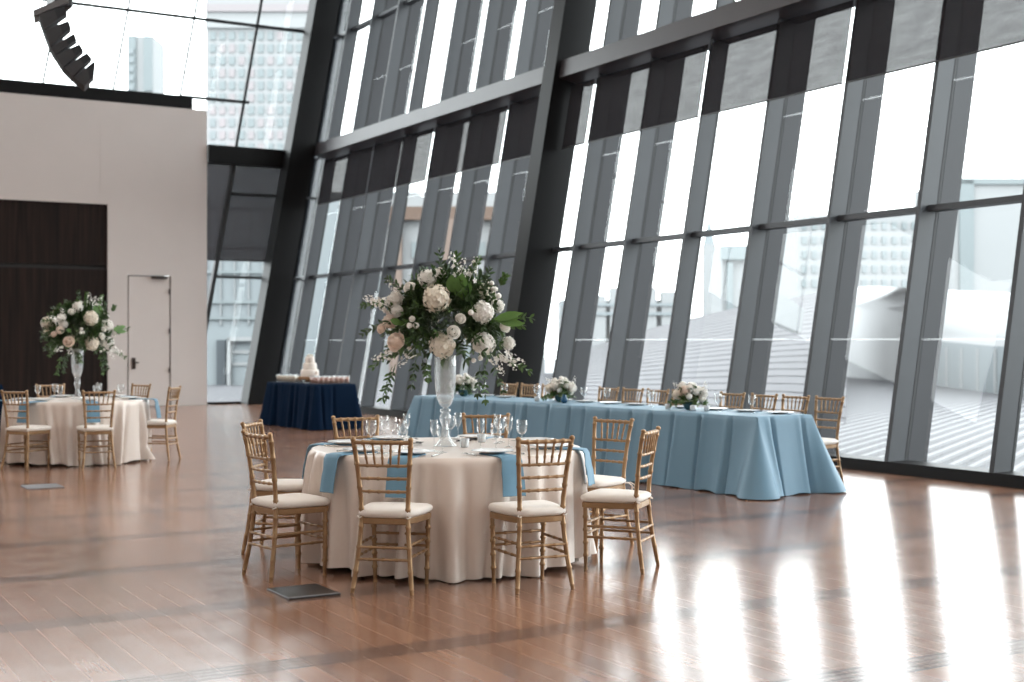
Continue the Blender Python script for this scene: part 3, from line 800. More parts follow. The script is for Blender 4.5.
def sprig(mb, c, d, L, n, ll, lw, rr, droop=.3):
    """stem with paired leaves"""
    d = Vector(d).normalized(); c = Vector(c); pts = []
    for i in range(n+1):
        t = i/n; pts.append(c + d*L*t - Vector((0,0,1))*droop*L*t*t)
    mb.tube(pts, [.0022*(1.2-i/(n+1)) for i in range(n+1)], 4, False)
    for i in range(1, n+1):
        tg = (pts[i]-pts[i-1]).normalized(); a, b = basis(tg)
        th = i*2.1
        for s in (0, PI):
            u = a*math.cos(th+s)+b*math.sin(th+s)
            leaf(mb, pts[i], tg*.75+u*.8+Vector((rr.uniform(-.2,.2),rr.uniform(-.2,.2),rr.uniform(-.2,.2))), u.cross(tg), ll*rr.uniform(.7,1.2), lw, .25)
    leaf(mb, pts[-1], pts[-1]-pts[-2], (0,0,1), ll, lw)

def big_bouquet(label, loc, rot):
    """local frame: x to the viewer's right hand, y away, z up; origin at the vase rim"""
    t = thing('flower_arrangement', label, 'flowers', loc, rot, 'tall flower arrangements')
    rr = random.Random(3); PXM = 1/146.0
    def at(px, py, y):    # offsets measured on the front of the arrangement, metres
        return Vector(((px-445)*PXM, y, (355-py)*PXM))
    cen = Vector((0, 0, .26))
    crop = lambda zx, zy: (340+zx/4.545, 250+zy/4.545)
    fl = [('hydrangea_bloom','petalc',450,210,62,-.33,0,.95),('hydrangea_bloom','petalc',472,412,60,-.30,1,.95),('hydrangea_bloom','petalw',403,118,45,-.16,2,1),
          ('hydrangea_bloom','petalw',455,98,36,-.10,0,1),('hydrangea_bloom','petalw',652,268,52,-.24,1,1),('hydrangea_bloom','petalw',655,408,52,-.22,2,1),
          ('rose_bloom','petalb',270,400,44,-.26,0,1),('hydrangea_bloom','petalw',715,236,32,-.06,2,1),('rose_bloom','petalw',748,330,29,-.18,1,1),
          ('hydrangea_bloom','petalw',765,405,31,-.10,0,1),('rose_bloom','petalw',526,356,30,-.38,0,1),('rose_bloom','petalw',556,297,24,-.36,1,1),
          ('rose_bloom','petalw',325,158,29,-.20,1,1),('hydrangea_bloom','petalw',256,210,38,-.14,1,1),('hydrangea_bloom','petalb',235,305,34,-.16,2,1),
          ('rose_bloom','petalb',195,340,24,-.12,0,1),('bud','petalw',601,270,13,-.38,0,1),('bud','petalw',334,327,13,-.36,1,1),('bud','petalw',362,326,14,-.35,2,1),('bud','petalw',345,298,14,-.35,3,1),
          ('bud','petalw',690,135,11,-.12,0,1),('bud','petalw',706,162,12,-.12,1,1),('bud','petalw',720,192,13,-.12,2,1),('bud','petalw',665,130,12,-.12,3,1),('bud','petalw',695,160,11,-.1,1,1),
          ('hydrangea_bloom','petalw',268,262,30,-.18,0,1),('bud','petalw',640,470,12,-.2,2,1),('bud','petalw',610,480,11,-.2,1,1)]
    for i, (k, m, zx, zy, zr, y, sd, sq) in enumerate(fl):
        px, py = crop(zx, zy); c = at(px, py, y); r = zr/4.545*PXM
        d = (c - cen); d.y -= .25
        if k == 'rose_bloom': d = d.normalized() + Vector((.25 if px > 445 else -.3, 0, .55))
        bloom(k, m, c, r, d, t, sd+i, sq)
    for (zx, zy, dx, dy, dz, L) in ((522,110,.0,-.1,1,.17),(545,120,.35,-.1,1,.15),(590,125,.45,-.2,1,.17),(250,250,-.9,-.2,.5,.20),(225,235,-1,-.2,.25,.17),(330,440,-.5,-.5,-.5,.15),(240,450,-1,-.3,-.35,.14),
                                    (735,450,.6,-.4,-.5,.16),(740,460,1,-.2,-.25,.16),(700,470,.5,-.3,-.7,.14),(290,190,-.7,-.2,.8,.14)):
        px, py = crop(zx, zy); bloom('stock_spray', 'petalw', at(px, py, -.16), L, (dx, dy, dz), t, int(zx))
    # back of the arrangement
    for k in range(16):
        a = rr.uniform(.1, PI-.1); e = rr.uniform(-.25, .95)
        d = Vector((math.cos(a)*math.cos(e), math.sin(a)*math.cos(e), math.sin(e)*.8))
        bloom('hydrangea_bloom' if k % 3 else 'rose_bloom', 'petalw' if k % 2 else 'petalc', cen + d*.36, rr.uniform(.055,.09), d, t, k)
    # foliage
    mb = MB()
    for k in range(240):
        a = rr.uniform(0, 2*PI); e = rr.uniform(-.55, 1.3)
        d = Vector((math.cos(a)*math.cos(e), math.sin(a)*math.cos(e), math.sin(e)))
        c = cen + Vector((d.x*.14, d.y*.12, d.z*.12))
        sprig(mb, c, d, rr.uniform(.18,.30), 6, rr.uniform(.05,.075), .012, rr, .15)
    mb.build('foliage', M['leafd'], t)
    mb = MB()
    for k in range(110):
        a = rr.uniform(0, 2*PI); e = rr.uniform(-.5, 1.3)
        d = Vector((math.cos(a)*math.cos(e), math.sin(a)*math.cos(e), math.sin(e)))
        sprig(mb, cen + d*.20, d, rr.uniform(.14,.22), 5, rr.uniform(.04,.06), .010, rr, .2)
    mb.build('foliage', M['leafm'], t)
    # light airy sprays sticking out
    for (zx, zy, dx, dz, L, mt, dr) in ((260,500,-.25,-1,.22,'leafd',.0),(245,510,-.35,-1,.20,'leafm',.1),(350,470,-.2,-1,.17,'leafd',.1),(380,470,.2,-1,.14,'leafd',0),(655,490,.05,-1,.24,'leafm',.1),(690,480,.35,-1,.22,'leafd',.0),(640,500,-.1,-1,.18,'leafd',.1),
                                        (215,230,-1,.15,.16,'leafm',.2),(210,320,-1,-.1,.15,'leafd',.3),(300,170,-.8,.7,.14,'leafd',.1),(730,280,1,.0,.20,'leafm',.1),(650,170,.3,.9,.14,'leafd',0),(730,150,.4,.9,.07,'leafm',0),
                                        (470,100,-.15,1,.16,'leafd',0),(530,60,.0,1,.08,'leafm',0),(240,440,-1,-.5,.14,'leafm',.3),(740,480,1,-.2,.18,'leafm',.2),(600,90,.5,1,.11,'leafm',.0),(400,480,.1,-1,.12,'leafm',0),(760,330,1,.2,.10,'leafm',.1)):
        px, py = crop(zx, zy); m2 = MB()
        sprig(m2, at(px, py, rr.uniform(-.2,-.05)), (dx, rr.uniform(-.3,.1), dz), L, 8, .045, .0095, rr, dr)
        m2.build('trailing_sprig', M[mt], t)
    # broad bright leaves
    for (zx, zy, dx, dz, L, W) in ((545,205,.15,1,.17,.055),(515,180,.0,1,.12,.04),(700,300,1,.25,.20,.03),(720,310,1,-.05,.18,.025),(290,320,-.7,.3,.08,.025)):
        px, py = crop(zx, zy); m2 = MB(); leaf(m2, at(px, py, -.26), (dx, -.15, dz), (0,-1,.2), L, W, .1)
        leaf(m2, at(px+3, py+2, -.24), (dx+.35, -.15, dz), (0,-1,.2), L*.8, W*.7, .1)
        m2.build('broad_leaf', M['leafb'], t)
    m2 = MB()
    for k in range(9):
        a = k*2.4; m2.tube([(.02*math.cos(a), .02*math.sin(a), -.07), (.03*math.cos(a+1), .03*math.sin(a+1), .0), (.10*math.cos(a), .10*math.sin(a), .16)], .004, 5)
    m2.build('stems', M['stem'], t)
    return t

def mk_vase(label, loc):
    t = thing('tall_vase', label, 'vase', loc, 0, 'tall glass vases')
    MB().lathe([(0,.262),(.016,.264),(.040,.285),(.060,.330),(.070,.40),(.0745,.48),(.0750,.56),(.074,.62),(.0725,.625),(.0705,.62),(.071,.56),(.070,.48),(.0655,.40),(.055,.334),(.034,.296),(0,.288)], 32).build('bowl', M['vase'], t)
    MB().lathe([(0,.262),(.022,.260),(.036,.252),(.039,.244),(.036,.236),(.024,.230),(.030,.222),(.040,.205),(.042,.190),(.036,.168),(.026,.148),(.022,.130),(.0235,.115)], 28).build('knop', M['vase'], t)
    MB().lathe([(.0235,.115),(.028,.085),(.040,.050),(.058,.022),(.078,.006),(.080,.002),(.0,.001)], 32).build('foot', M['vase'], t)
    return t

def low_bouquet(label, loc, seed, pinkish):
    t = thing('low_centrepiece', label, 'flowers', loc, -.53, 'low flower bowls on the long blue table')
    rr = random.Random(seed)
    MB().lathe([(0,.0),(.035,.0),(.055,.02),(.075,.06),(.078,.085),(.074,.085),(.07,.06),(.05,.025),(0,.02)], 24).build('bowl', M['greenbowl'], t)
    spots = [(-.13,-.02,.16,.055,'hydrangea_bloom','petalc'),(-.07,-.07,.20,.06,'rose_bloom','petalb' if pinkish else 'petalw'),(.0,-.05,.22,.055,'hydrangea_bloom','petalw'),(.07,-.05,.19,.05,'rose_bloom','petalw'),
             (.13,-.02,.17,.06,'hydrangea_bloom','petalw'),(.05,.03,.25,.045,'rose_bloom','petalw'),(-.06,.04,.24,.05,'hydrangea_bloom','petalw'),(.12,-.06,.12,.045,'rose_bloom','petalw'),(-.02,.09,.18,.06,'hydrangea_bloom','petalw'),
             (.10,.08,.19,.055,'hydrangea_bloom','petalw'),(-.12,.07,.17,.05,'rose_bloom','petalc'),(-.02,-.10,.15,.035,'bud','petalw'),(.02,.0,.27,.03,'bud','petalw')]
    for i, (x, y, z, r, k, m) in enumerate(spots):
        bloom(k, m, (x+rr.uniform(-.01,.01), y, z+rr.uniform(-.01,.01)), r, (x, y-.06, z-.05), t, i+seed)
    bloom('stock_spray', 'petalw', (.13, 0, .18), .13, (.5, -.1, 1), t, 1); bloom('stock_spray', 'petalw', (-.1, 0, .2), .12, (-.7, 0, .8), t, 2)
    mb = MB()
    for k in range(46):
        a = rr.uniform(0, 2*PI); e = rr.uniform(-.15, 1.2); d = Vector((math.cos(a)*math.cos(e), math.sin(a)*math.cos(e), math.sin(e)))
        sprig(mb, Vector((0,0,.10))+d*.03, d, rr.uniform(.10,.17), 4, .045, .013, rr, .3)
    mb.build('foliage', M['leafm'], t)
    return t

# ------------------------------------------------------------------ near round table
TX, TY = 4.23, 8.15; TR = .915
round_table(TX, TY, TR, 'round folding table under the ivory cloth in the foreground')
round_cloth(TX, TY, TR+.004, 'ivory satin cloth draped to the floor over near round table', 4, 22, group='ivory round tablecloths')
G1 = 'gold chairs around the near round table'
chair(3.44, 7.33, 48, 'gold chair with its back to us, beside dark floor box lid', G1)
chair(3.06, 8.08, 8, 'gold chair seen side-on, directly behind dark floor box lid', G1)
chair(3.36, 9.00, -40, 'gold chair half hidden behind the side-on chair near floor box', G1)
chair(4.08, 9.18, 265, 'gold chair across the near table, facing us before navy cake table', G1)
chair(5.00, 9.02, 236, 'gold chair across the near table, facing us before long blue table', G1)
hc = chair(5.42, 8.12, 196, 'gold chair with hanging white tie, between round table and blue table', G1)
cu = [c for c in hc.children if c.name.startswith('cushion')][0]
for tie, sg in zip(cu.children, (-1, 1)):
    tb = MB()
    tb.tube([(sg*.15,-.165,.455),(sg*.166,-.20,.452),(sg*.182,-.222,.43),(sg*.176,-.228,.39)], .006, 5)
    tb.tube([(sg*.15,-.185,.452),(sg*.172,-.215,.455),(sg*.205,-.225,.44),(sg*.200,-.228,.41),(sg*.178,-.222,.43)], .005, 5)
    tie.data = tb.mesh('tie'); tie.data.materials.append(M['cushion'])
chair(5.03, 7.25, 128, 'gold chair seen side-on at window side of near round table', G1)
chair(4.19, 6.98, 84, 'gold chair with its back to us, in front of ivory folds', G1)
SEATS = [(225,'seat by the dark floor lid'),(194,'side seat behind the floor lid'),(138,'half hidden rear seat'),(97,'rear seat toward the navy table'),(45,'rear seat toward the blue table'),(0,'seat next to the blue table'),(315,'window-side seat seen side-on'),(267,'front seat before the ivory folds')]
for a, wh in SEATS: table_setting(TX, TY, a, TR, wh, 'near round table', 'on the near round table')
mk_vase('tall clear glass vase on the near round table', (TX, TY+.02, ZT))
YAW = math.atan(778/1335)
big_bouquet('tall white and cream flower arrangement on the near round table', (TX, TY+.02, ZT+.60), -YAW)
def mk_votive():
    t = thing('votive_candle', 'x', 'candle')
    MB().lathe([(0,.0),(.026,.0),(.030,.01),(.032,.06),(.030,.06),(.028,.012),(0,.008)], 18).build('cup', M['votive'], t)
    MB().lathe([(0,.009),(.026,.009),(.027,.035),(0,.035)], 16).build('candle', M['wax'], t)
    return t
VG = 'votive candles'
first_or_dup('votive', mk_votive, (4.30, 8.02, ZT), 0, 'small white votive in front of the near tall vase', VG)
first_or_dup('votive', mk_votive, (4.62, 8.36, ZT), 0, 'small white votive behind the near tall vase toward the blue table', VG)
def mk_favor(label, loc, seed):
    rr = random.Random(seed); t = thing('leaf_sprig', label, 'greenery', loc, 0)
    mb = MB()
    for k in range(7):
        a = rr.uniform(0, 2*PI); leaf(mb, (0.03*math.cos(a), .03*math.sin(a), .006), (math.cos(a), math.sin(a), .35), (0,0,1), .05, .014, .2)
    mb.build('leaves', M['plate_steel'], t)
    MB().tube([(-.06,0,.006),(0,.005,.008),(.06,0,.006)], .004, 5).build('stem', M['bronze'], t)
mk_favor('dark leafy sprig lying beyond the near tall vase', (4.55, 8.50, ZT), 1)
mk_favor('dark leafy sprig lying on the floor-box side of the vase', (4.12, 8.44, ZT), 2)

# ------------------------------------------------------------------ second round table
SX, SY = 3.70, 17.1
TR2 = .845
round_table(SX, SY, TR2, 'round folding table under the ivory cloth before the dark panel')
round_cloth(SX, SY, TR2+.004, 'ivory satin cloth on the far round table before the dark panel', 9, group='ivory round tablecloths')
G2 = 'gold chairs around the far round table'
chair(2.97, 16.36, 40, 'gold chair at the far round table, back to us under hanging blue napkin', G2)
chair(3.67, 15.98, 85, 'gold chair at the far round table, back to us below tall vase', G2)
chair(4.60, 16.74, 142, 'gold chair at the far round table, side-on by the open floor', G2)
chair(4.50, 17.82, 205, 'gold chair behind the far round table before the white door', G2)
chair(3.64, 18.19, 272, 'gold chair behind the far round table before the dark panel', G2)
chair(2.56, 17.12, 0, 'gold chair cut by the picture edge at the far round table', G2)
S2 = [(220,'seat with blue napkin hanging'),(268,'seat below the tall vase'),(330,'side-on seat by the open floor'),(33,'seat before the white door'),(95,'seat before the dark panel'),(180,'seat at the picture edge')]
for a, wh in S2: table_setting(SX, SY, a, TR2, wh, 'far round table', 'on the far round table', flute=False, cutlery=False)
mk_vase('tall clear glass vase on the far round table', (SX, SY+.02, ZT))
# second arrangement: a turned copy
src = [o for o in bpy.data.objects if o.name.startswith('flower_arrangement')][0]
dup(src, (SX, SY+.02, ZT+.60), -YAW+.95, 'tall white flower arrangement on the far round table before the dark panel', 'tall flower arrangements')

# ------------------------------------------------------------------ long head table
HP = (8.46, 9.85); HA = math.radians(5.6); HL = 6.24; HW = .76
def hpt(t, v, z=0): return (HP[0] - math.sin(HA)*t + math.cos(HA)*v, HP[1] + math.cos(HA)*t + math.sin(HA)*v, z)
rect_table(HP, HA, HW, HL, 'long row of folding tables under the dusty blue cloth')
rect_cloth(HP, HA, HW, HL, M['blue'], 'dusty blue cloth over the long head table by the windows', 5, flare=.10, corner=.19)
for k, t in enumerate((.25,.71,1.16,1.64,2.43,2.87,3.32,3.78,4.96,5.43,5.89)):
    chair(*hpt(t, 1.09)[:2], math.degrees(HA)+180, 'gold chair behind the long blue table, %s from its near end' % ORD[k], 'gold chairs behind the long blue table')
for k, t in enumerate((.25,.71,1.16,1.64,2.43,2.87,3.32,3.78,4.96,5.43,5.89)):
    first_or_dup('plate', mk_plate, hpt(t, .58, ZT), HA-PI/2, 'white plate on the long blue table, %s from its near end' % ORD[k], 'plates on the long blue table')
for k, t in enumerate((.48,.96,1.99,2.74,3.16,4.08,4.75,5.23)):
    first_or_dup('goblet', mk_goblet, hpt(t, .42, ZT), 0, 'stemmed goblet on the long blue table, %s from its near end' % ORD[k], 'goblets on the long blue table')
low_bouquet('low bowl of white and blush flowers at the near end of blue table', hpt(1.32, .36, ZT), 11, True)
low_bouquet('low bowl of white flowers at the middle of the blue table', hpt(3.53, .36, ZT), 12, False)
low_bouquet('low bowl of white flowers at the far end of blue table', hpt(5.60, .36, ZT), 13, False)
bv = thing('bud_vase', 'small dark blue bud vase on the long blue table', 'vase', hpt(3.28, .22, ZT))
MB().lathe([(0,0),(.022,0),(.038,.025),(.040,.05),(.028,.075),(.020,.09),(.023,.10),(.018,.10),(.016,.088),(0,.07)], 20).build('body', M['bluevase'], bv)
for k, (t, v, lab) in enumerate(((3.78,.2,'frosted votive beside the middle flower bowl, farther side'),(1.50,.22,'frosted votive beside the near flower bowl, farther side'),(1.12,.22,'frosted votive beside the near flower bowl, nearer side'),(1.0,.3,'frosted votive on blue table nearest its end'))):
    first_or_dup('votive', mk_votive, hpt(t, v, ZT), 0, lab, VG)

# ------------------------------------------------------------------ navy cake table
CP = (8.36, 20.86); CA = math.radians(5.2); CW = .76; CL = 1.84
def cpt(t, v, z=0): return (CP[0] - math.sin(CA)*t + math.cos(CA)*v, CP[1] + math.cos(CA)*t + math.sin(CA)*v, z)
rect_table(CP, CA, CW, CL, 'folding table under the navy cloth of the cake table')
rect_cloth(CP, CA, CW, CL, M['navy'], 'navy cloth over the cake table before the windows', 8, flare=.05, corner=.09, step=.3)
st = thing('cake_stand', 'round wooden slice stand under the cake', 'stand', cpt(.84, .33, ZT))
MB().lathe([(0,0),(.09,0),(.09,.05),(0,.05)][::-1], 24).build('base', M['wood'], st)
MB().lathe([(0,.05),(.195,.05),(.20,.06),(.20,.105),(.195,.11),(0,.11)][::-1], 32).build('slab', M['wood'], st)
ck = thing('wedding_cake', 'three-tier white cake on the navy table', 'cake', cpt(.84, .33, ZT+.11))
for r, z0, z1 in ((.155,0,.12),(.118,.12,.235),(.082,.235,.34)):
    MB().lathe([(0,z0),(r,z0),(r+.002,z0+.01),(r,z1-.012),(r-.012,z1),(0,z1)][::-1], 32).build('tier', M['cake'], ck)
for k in range(3): bloom('rose_bloom', 'petalw', (.03*math.cos(k*2.1), .03*math.sin(k*2.1), .355), .035, (math.cos(k*2.1)*.4, math.sin(k*2.1)*.4, 1), ck, k)
bloom('rose_bloom', 'petalb', (.05, -.13, .06), .035, (.3,-1,.3), ck, 1)
def mk_cup(mat):
    def f():
        t = thing('dessert_cup', 'x', 'dessert')
        MB().lathe([(0,0),(.028,0),(.032,.01),(.040,.135),(.038,.135),(.030,.012),(0,.008)], 14).build('cup', M['clear'], t)
        MB().lathe([(0,.009),(.0295,.010),(.036,.098),(.020,.112),(0,.115)], 12).build('filling', M[mat], t)
        return t
    return f
rown = ['nearest', 'middle', 'farthest']
for i in range(7):
    for j in range(3):
        first_or_dup('cupp', mk_cup('dessertp'), cpt(.10+.095*j, .09+.095*i, ZT), 0, 'pink dessert cup, %s from the aisle in the %s row' % (ORD[i], rown[j]), 'pink dessert cups on the navy table')
for i in range(9):
    for j in range(2):
        first_or_dup('cupw', mk_cup('dessert'), cpt(1.10+.078*i, .16+.13*j, ZT), 0, 'pale dessert cup, %s from the cake in the %s row' % (ORD[i], ['room-side','window-side'][j]), 'pale dessert cups on the navy table')
for i, (t, v) in enumerate(((1.35,.43),(.55,.12))):
    first_or_dup('plate', mk_plate, cpt(t, v, ZT), 0, ['small white plate on the navy table, farther from the cake', 'small white plate on the navy table, in front of the cake'][i], 'plates on the navy table').scale = (.5,.5,1)

# navy table at the picture edge
NP = (1.9, 23.6)
rect_table(NP, 0, 1.98, .76, 'folding table under navy cloth at the edge of the picture')
rect_cloth(NP, 0, 1.98, .76, M['navy'], 'navy cloth on a table cut off by the picture edge', 14, flare=.03, corner=.05, step=.3)

# ------------------------------------------------------------------ line array speaker
Rv = Vector((math.cos(YAW), -math.sin(YAW), 0)); Fv = Vector((math.sin(YAW), math.cos(YAW), 0))
SD = 16.0
def sp(zx, zy, depth=0):
    px, py = zx/6.82, zy/6.82
    return Rv*((px-512)/1335*SD) + Fv*(SD+depth) + Vector((0,0,1.49-(py-341)/1335*SD))
la = thing('line_array_speaker', 'curved black hanging line array of loudspeakers above the white wall', 'loudspeaker', sp(440, 20))
base = Vector(la.location)
front = [(262,95),(300,205),(345,320),(378,372),(435,458),(500,522),(582,585)]
rear = [((438,45),(455,92)),((468,140),(484,190)),((505,228),(522,272)),((542,300),(568,342)),((593,360),(625,398)),((650,412),(692,436))]
DEP = .40
Wv = (Rv*(-5.4)+Fv*16).normalized()
for k in range(6):
    f0, f1 = front[k], front[k+1]; r0, r1 = rear[k]
    A, B, Cc, D = (sp(*q)-base for q in (f0, f1, r1, r0))
    ins = .012
    A2 = A.lerp(B, .03); B2 = B.lerp(A, .03)
    m0 = A2.lerp(D, .62); m1 = B2.lerp(Cc, .62)
    if k == 5: Cc = sp(640, 528)-base; m1 = B2.lerp(Cc, .62); 
    dv = Wv*DEP
    MB().hexa([B2, m1, m1+dv, B2+dv, A2, m0, m0+dv, A2+dv]).build('cabinet', M['speaker'], la)
    q = .10
    MB().hexa([m1.lerp(m0,.03), Cc, Cc+dv*.55, m1.lerp(m0,.03)+dv*.6, m0.lerp(m1,.0), D, D+dv*.55, m0+dv*.6]).build('cabinet', M['speakerb'], la)
    MB().hexa([(B2+dv*.03)+(B2-m1).normalized()*.004, B2+dv*.03, B2+dv*.97, (B2+dv*.97)+(B2-m1).normalized()*.004, (A2+dv*.03)+(A2-m0).normalized()*.004, A2+dv*.03, A2+dv*.97, (A2+dv*.97)+(A2-m0).normalized()*.004]).build('grille', M['groove'], la)
b0, b1 = sp(228,92)-base, sp(470,-8)-base
up = Vector((0,0,.085))
for d in (0.0, .30):
    MB().hexa([b0+Wv*d-up*.4, b1+Wv*d-up*.4, b1+Wv*(d+.1)-up*.4, b0+Wv*(d+.1)-up*.4, b0+Wv*d+up*.5, b1+Wv*d+up*.5, b1+Wv*(d+.1)+up*.5, b0+Wv*(d+.1)+up*.5]).build('rigging_bar', M['rig'], la)
ct = (b0+b1)/2+Fv*.3
MB().bevbox(ct+Vector((0,0,.12)), (.22,.5,.2), .02).build('hoist', M['speaker'], la)
MB().tube([ct+Vector((0,0,.2)), (ct.x, ct.y, HTOP-base.z)], .012, 6).build('chain', M['rig'], la)

# ------------------------------------------------------------------ unseen ceiling lights, added to fill the interior
k = 0
for x in (-8, -2, 4, 9):
    for y in (-4, 3, 10, 17, 24):
        t = thing('ceiling_fill_light', 'added ceiling fill light, %s row from the back wall, %s lane from blank wall' % (ORD[[-4,3,10,17,24].index(y)], ORD[[-8,-2,4,9].index(x)]), 'fill_lamp', (x, y, HTOP), 0, 'added ceiling fill lights')
        MB().lathe([(.20,0),(.20,-.10),(.17,-.10),(.165,-.02),(0,-.02)], 20).build('housing', M['rig'], t)
        l = bpy.data.lights.new('fill_lamp', 'AREA'); l.shape = 'DISK'; l.size = .32; l.energy = FILL_W; l.color = (1, .90, .80); l.spread = math.radians(150)
        lo = bpy.data.objects.new('fill_lamp', l); COL.objects.link(lo); lo.parent = t; lo.location = (0,0,-.03)
        k += 1

# ------------------------------------------------------------------ outside
def ray(px, py, depth):
    return Rv*((px-512)/1335*depth) + Fv*depth + Vector((0,0,1.49-(py-341)/1335*depth))
struct(MB().box((60, 120, -6.1), (700, 700, .2)).build('ground', M['ground']), 'pale street level outside the windows', 'ground')
def facing_box(name, pxl, pxr, ztop, depth, thick, mat, label, cat='building', zbot=-6.0):
    t = thing(name, label, cat, ray((pxl+pxr)/2, 341, depth)*1.0, -YAW, kind='thing')
    t.location.z = zbot
    w_ = (pxr-pxl)/1335*depth
    MB().box((0, thick/2, (ztop-zbot)/2), (w_, thick, ztop-zbot)).build('facade', mat, t)
    return t, w_, depth/1335
# tower with a grid of windows
D = 260; t, w_, m = facing_box('office_tower', 206, 312, 1.49+341*D/1335+4, D, 25, M['ext_white'], 'tall pale tower with a grid of windows behind the end wall')
zb = -6.0
def yz(py, D): return 1.49+(341-py)*D/1335 - zb
wr = random.Random(5); wins = {}
for i in range(10):
    for j in range(10):
        px = 213+i*9.6; py = 36+j*12.4
        mm = 'ext_pink' if wr.random() < .3 else 'ext_win'
        MB().box(((px-259)*m, -.1, yz(py, D)), (5.6*m, .3, 8.2*m)).build('window', M[mm], t)
MB().box((0, -.3, yz(24, D)), (w_, .8, 9*m)).build('parapet', M['ext_white'], t)
MB().box((0, -.2, yz(8, D)), (w_, .6, 8*m)).build('louvre_band', M['ext_pink'], t)
# slim twin tower
D = 300; t, w_, m = facing_box('slim_tower', 128, 153, 1.49+(341-36)*D/1335, D, 10, M['ext_white'], 'slim pale twin tower far behind the end wall')
MB().box((-8.2*m, -.3, yz(64, D)), (8*m, .6, 56*m)).build('sign_column', M['ext_win'], t)
MB().box((8*m, -.3, yz(64, D)), (8.5*m, .6, 54*m)).build('glass_column', M['ext_win'], t)
for k in range(5): MB().box((-8.2*m, -.8, yz(52+9*k, D)), (5*m, .4, 5*m)).build('sign_letter', M['ext_grey'], t)
MB().tube([(0, 4, yz(36, D)), (0, 4, yz(20, D))], .25, 6).build('mast', M['ext_grey'], t)
# glass building behind the lower end window
D = 62; t, w_, m = facing_box('glass_building', 190, 300, 1.49+(341-170)*D/1335, D, 14, M['ext_grey'], 'blue grey glass building seen through the lower end window')
for k in range(8): MB().box(((-52+14*k)*m, -.06, yz(260, D)), (1.2*m, .12, 130*m)).build('joint', M['ext_white'], t)
for py in (206, 246, 272, 302, 318): MB().box((0, -.05, yz(py, D)), (w_, .16, 3*m)).build('floor_band', M['ext_win'], t)
for px, ww in ((222,9),(262,10)): MB().box(((px-245)*m, -.12, yz(368, D)), (ww*m, .2, 56*m)).build('dark_bay', M['ext_dark'], t)
fr = MB(); fr.box(((231-245)*m, -.3, yz(374, D)), (3*m, .5, 72*m)); fr.box(((250-245)*m, -.3, yz(339, D)), (41*m, .5, 4*m)); fr.box(((269-245)*m, -.3, yz(374, D)), (3*m, .5, 72*m)); fr.build('portal_frame', M['ext_white'], t)
MB().box(((250-245)*m, -.15, yz(372, D)), (34*m, .1, 62*m)).build('portal_glass', M['ext_grey'], t)
for py in (352, 364): MB().box(((250-245)*m, -.22, yz(py, D)), (34*m, .1, 3*m)).build('portal_bar', M['ext_white'], t)
# brick and stone building behind the far blinds
D = 95; t, w_, m = facing_box('stone_building', 286, 545, 1.49+(341-192)*D/1335, D, 14, M['ext_white'], 'long pale building with brown cornice behind the far window bays')
MB().box((0, -.3, yz(214, D)), (w_+1, .9, 13*m)).build('cornice', M['ext_brick'], t)
for k, px in enumerate((300, 346, 396, 448, 500)):
    MB().box(((px-415)*m, -.4, yz(300, D)), (12*m, .9, 160*m)).build('pilaster', M['ext_beige'], t)
for px in (322, 371, 422, 474, 524):
    for py in (250, 285, 318, 352): MB().box(((px-415)*m, -.08, yz(py, D)), (22*m, .2, 16*m)).build('window', M['ext_win'], t)
# pale block with windows
D = 170; t, w_, m = facing_box('office_block', 797, 922, 1.49+(341-214)*D/1335, D, 18, M['ext_white'], 'pale office block with rows of small windows behind the near glass')
for i in range(12):
    for j in range(5): MB().box(((804+i*10-859.5)*m, -.1, yz(226+j*14.4, D)), (4.6*m, .3, 7.5*m)).build('window', M['ext_win'], t)
D = 190; t, w_, m = facing_box('pale_block', 952, 1060, 1.49+(341-178)*D/1335, D, 18, M['ext_white'], 'faint pale block at the picture edge beyond the near glass')
MB().box((-40*m, -.2, yz(240, D)), (14*m, .5, 120*m)).build('glass_strip', M['ext_win'], t)
MB().box((0, -.2, yz(182, D)), (w_, .5, 5*m)).build('parapet', M['ext_win'], t)
# low buildings and spire
D = 240; t, w_, m = facing_box('low_terrace', 560, 690, 1.49+(341-300)*D/1335, D, 14, M['ext_white'], 'low pale terrace on the skyline past the middle column')
for px, w2, top in ((585,40,296),(632,46,288),(672,24,292)):
    MB().box(((px-625)*m, -1.0, yz(top, D)/2), (w2*m, 3, yz(top, D))).build('wing', M['ext_white'], t)
for py in (305, 314): MB().box((0, -2.7, yz(py, D)), (w_, .3, 3*m)).build('string_course', M['ext_grey'], t)
D = 260; t, w_, m = facing_box('church_spire', 704, 716, 1.49+(341-244)*D/1335, D, 2.4, M['ext_white'], 'slender pale church spire on the skyline')
MB().lathe([(6*m,0),(0, 30*m)][::-1], 8, (0, 1.2, yz(244, D))).build('spire', M['ext_grey'], t)
D = 150; t, w_, m = facing_box('kiosk_building', 722, 752, 1.49+(341-246)*D/1335, D, 8, M['ext_white'], 'pale blue topped block beside the spire')
MB().box((0, -.4, yz(253, D)), (34*m, 1, 14*m)).build('sign_band', M['ext_win'], t)
MB().box((-8*m, -.4, yz(296, D)), (5*m, 1, 66*m)).build('pylon', M['ext_win'], t)

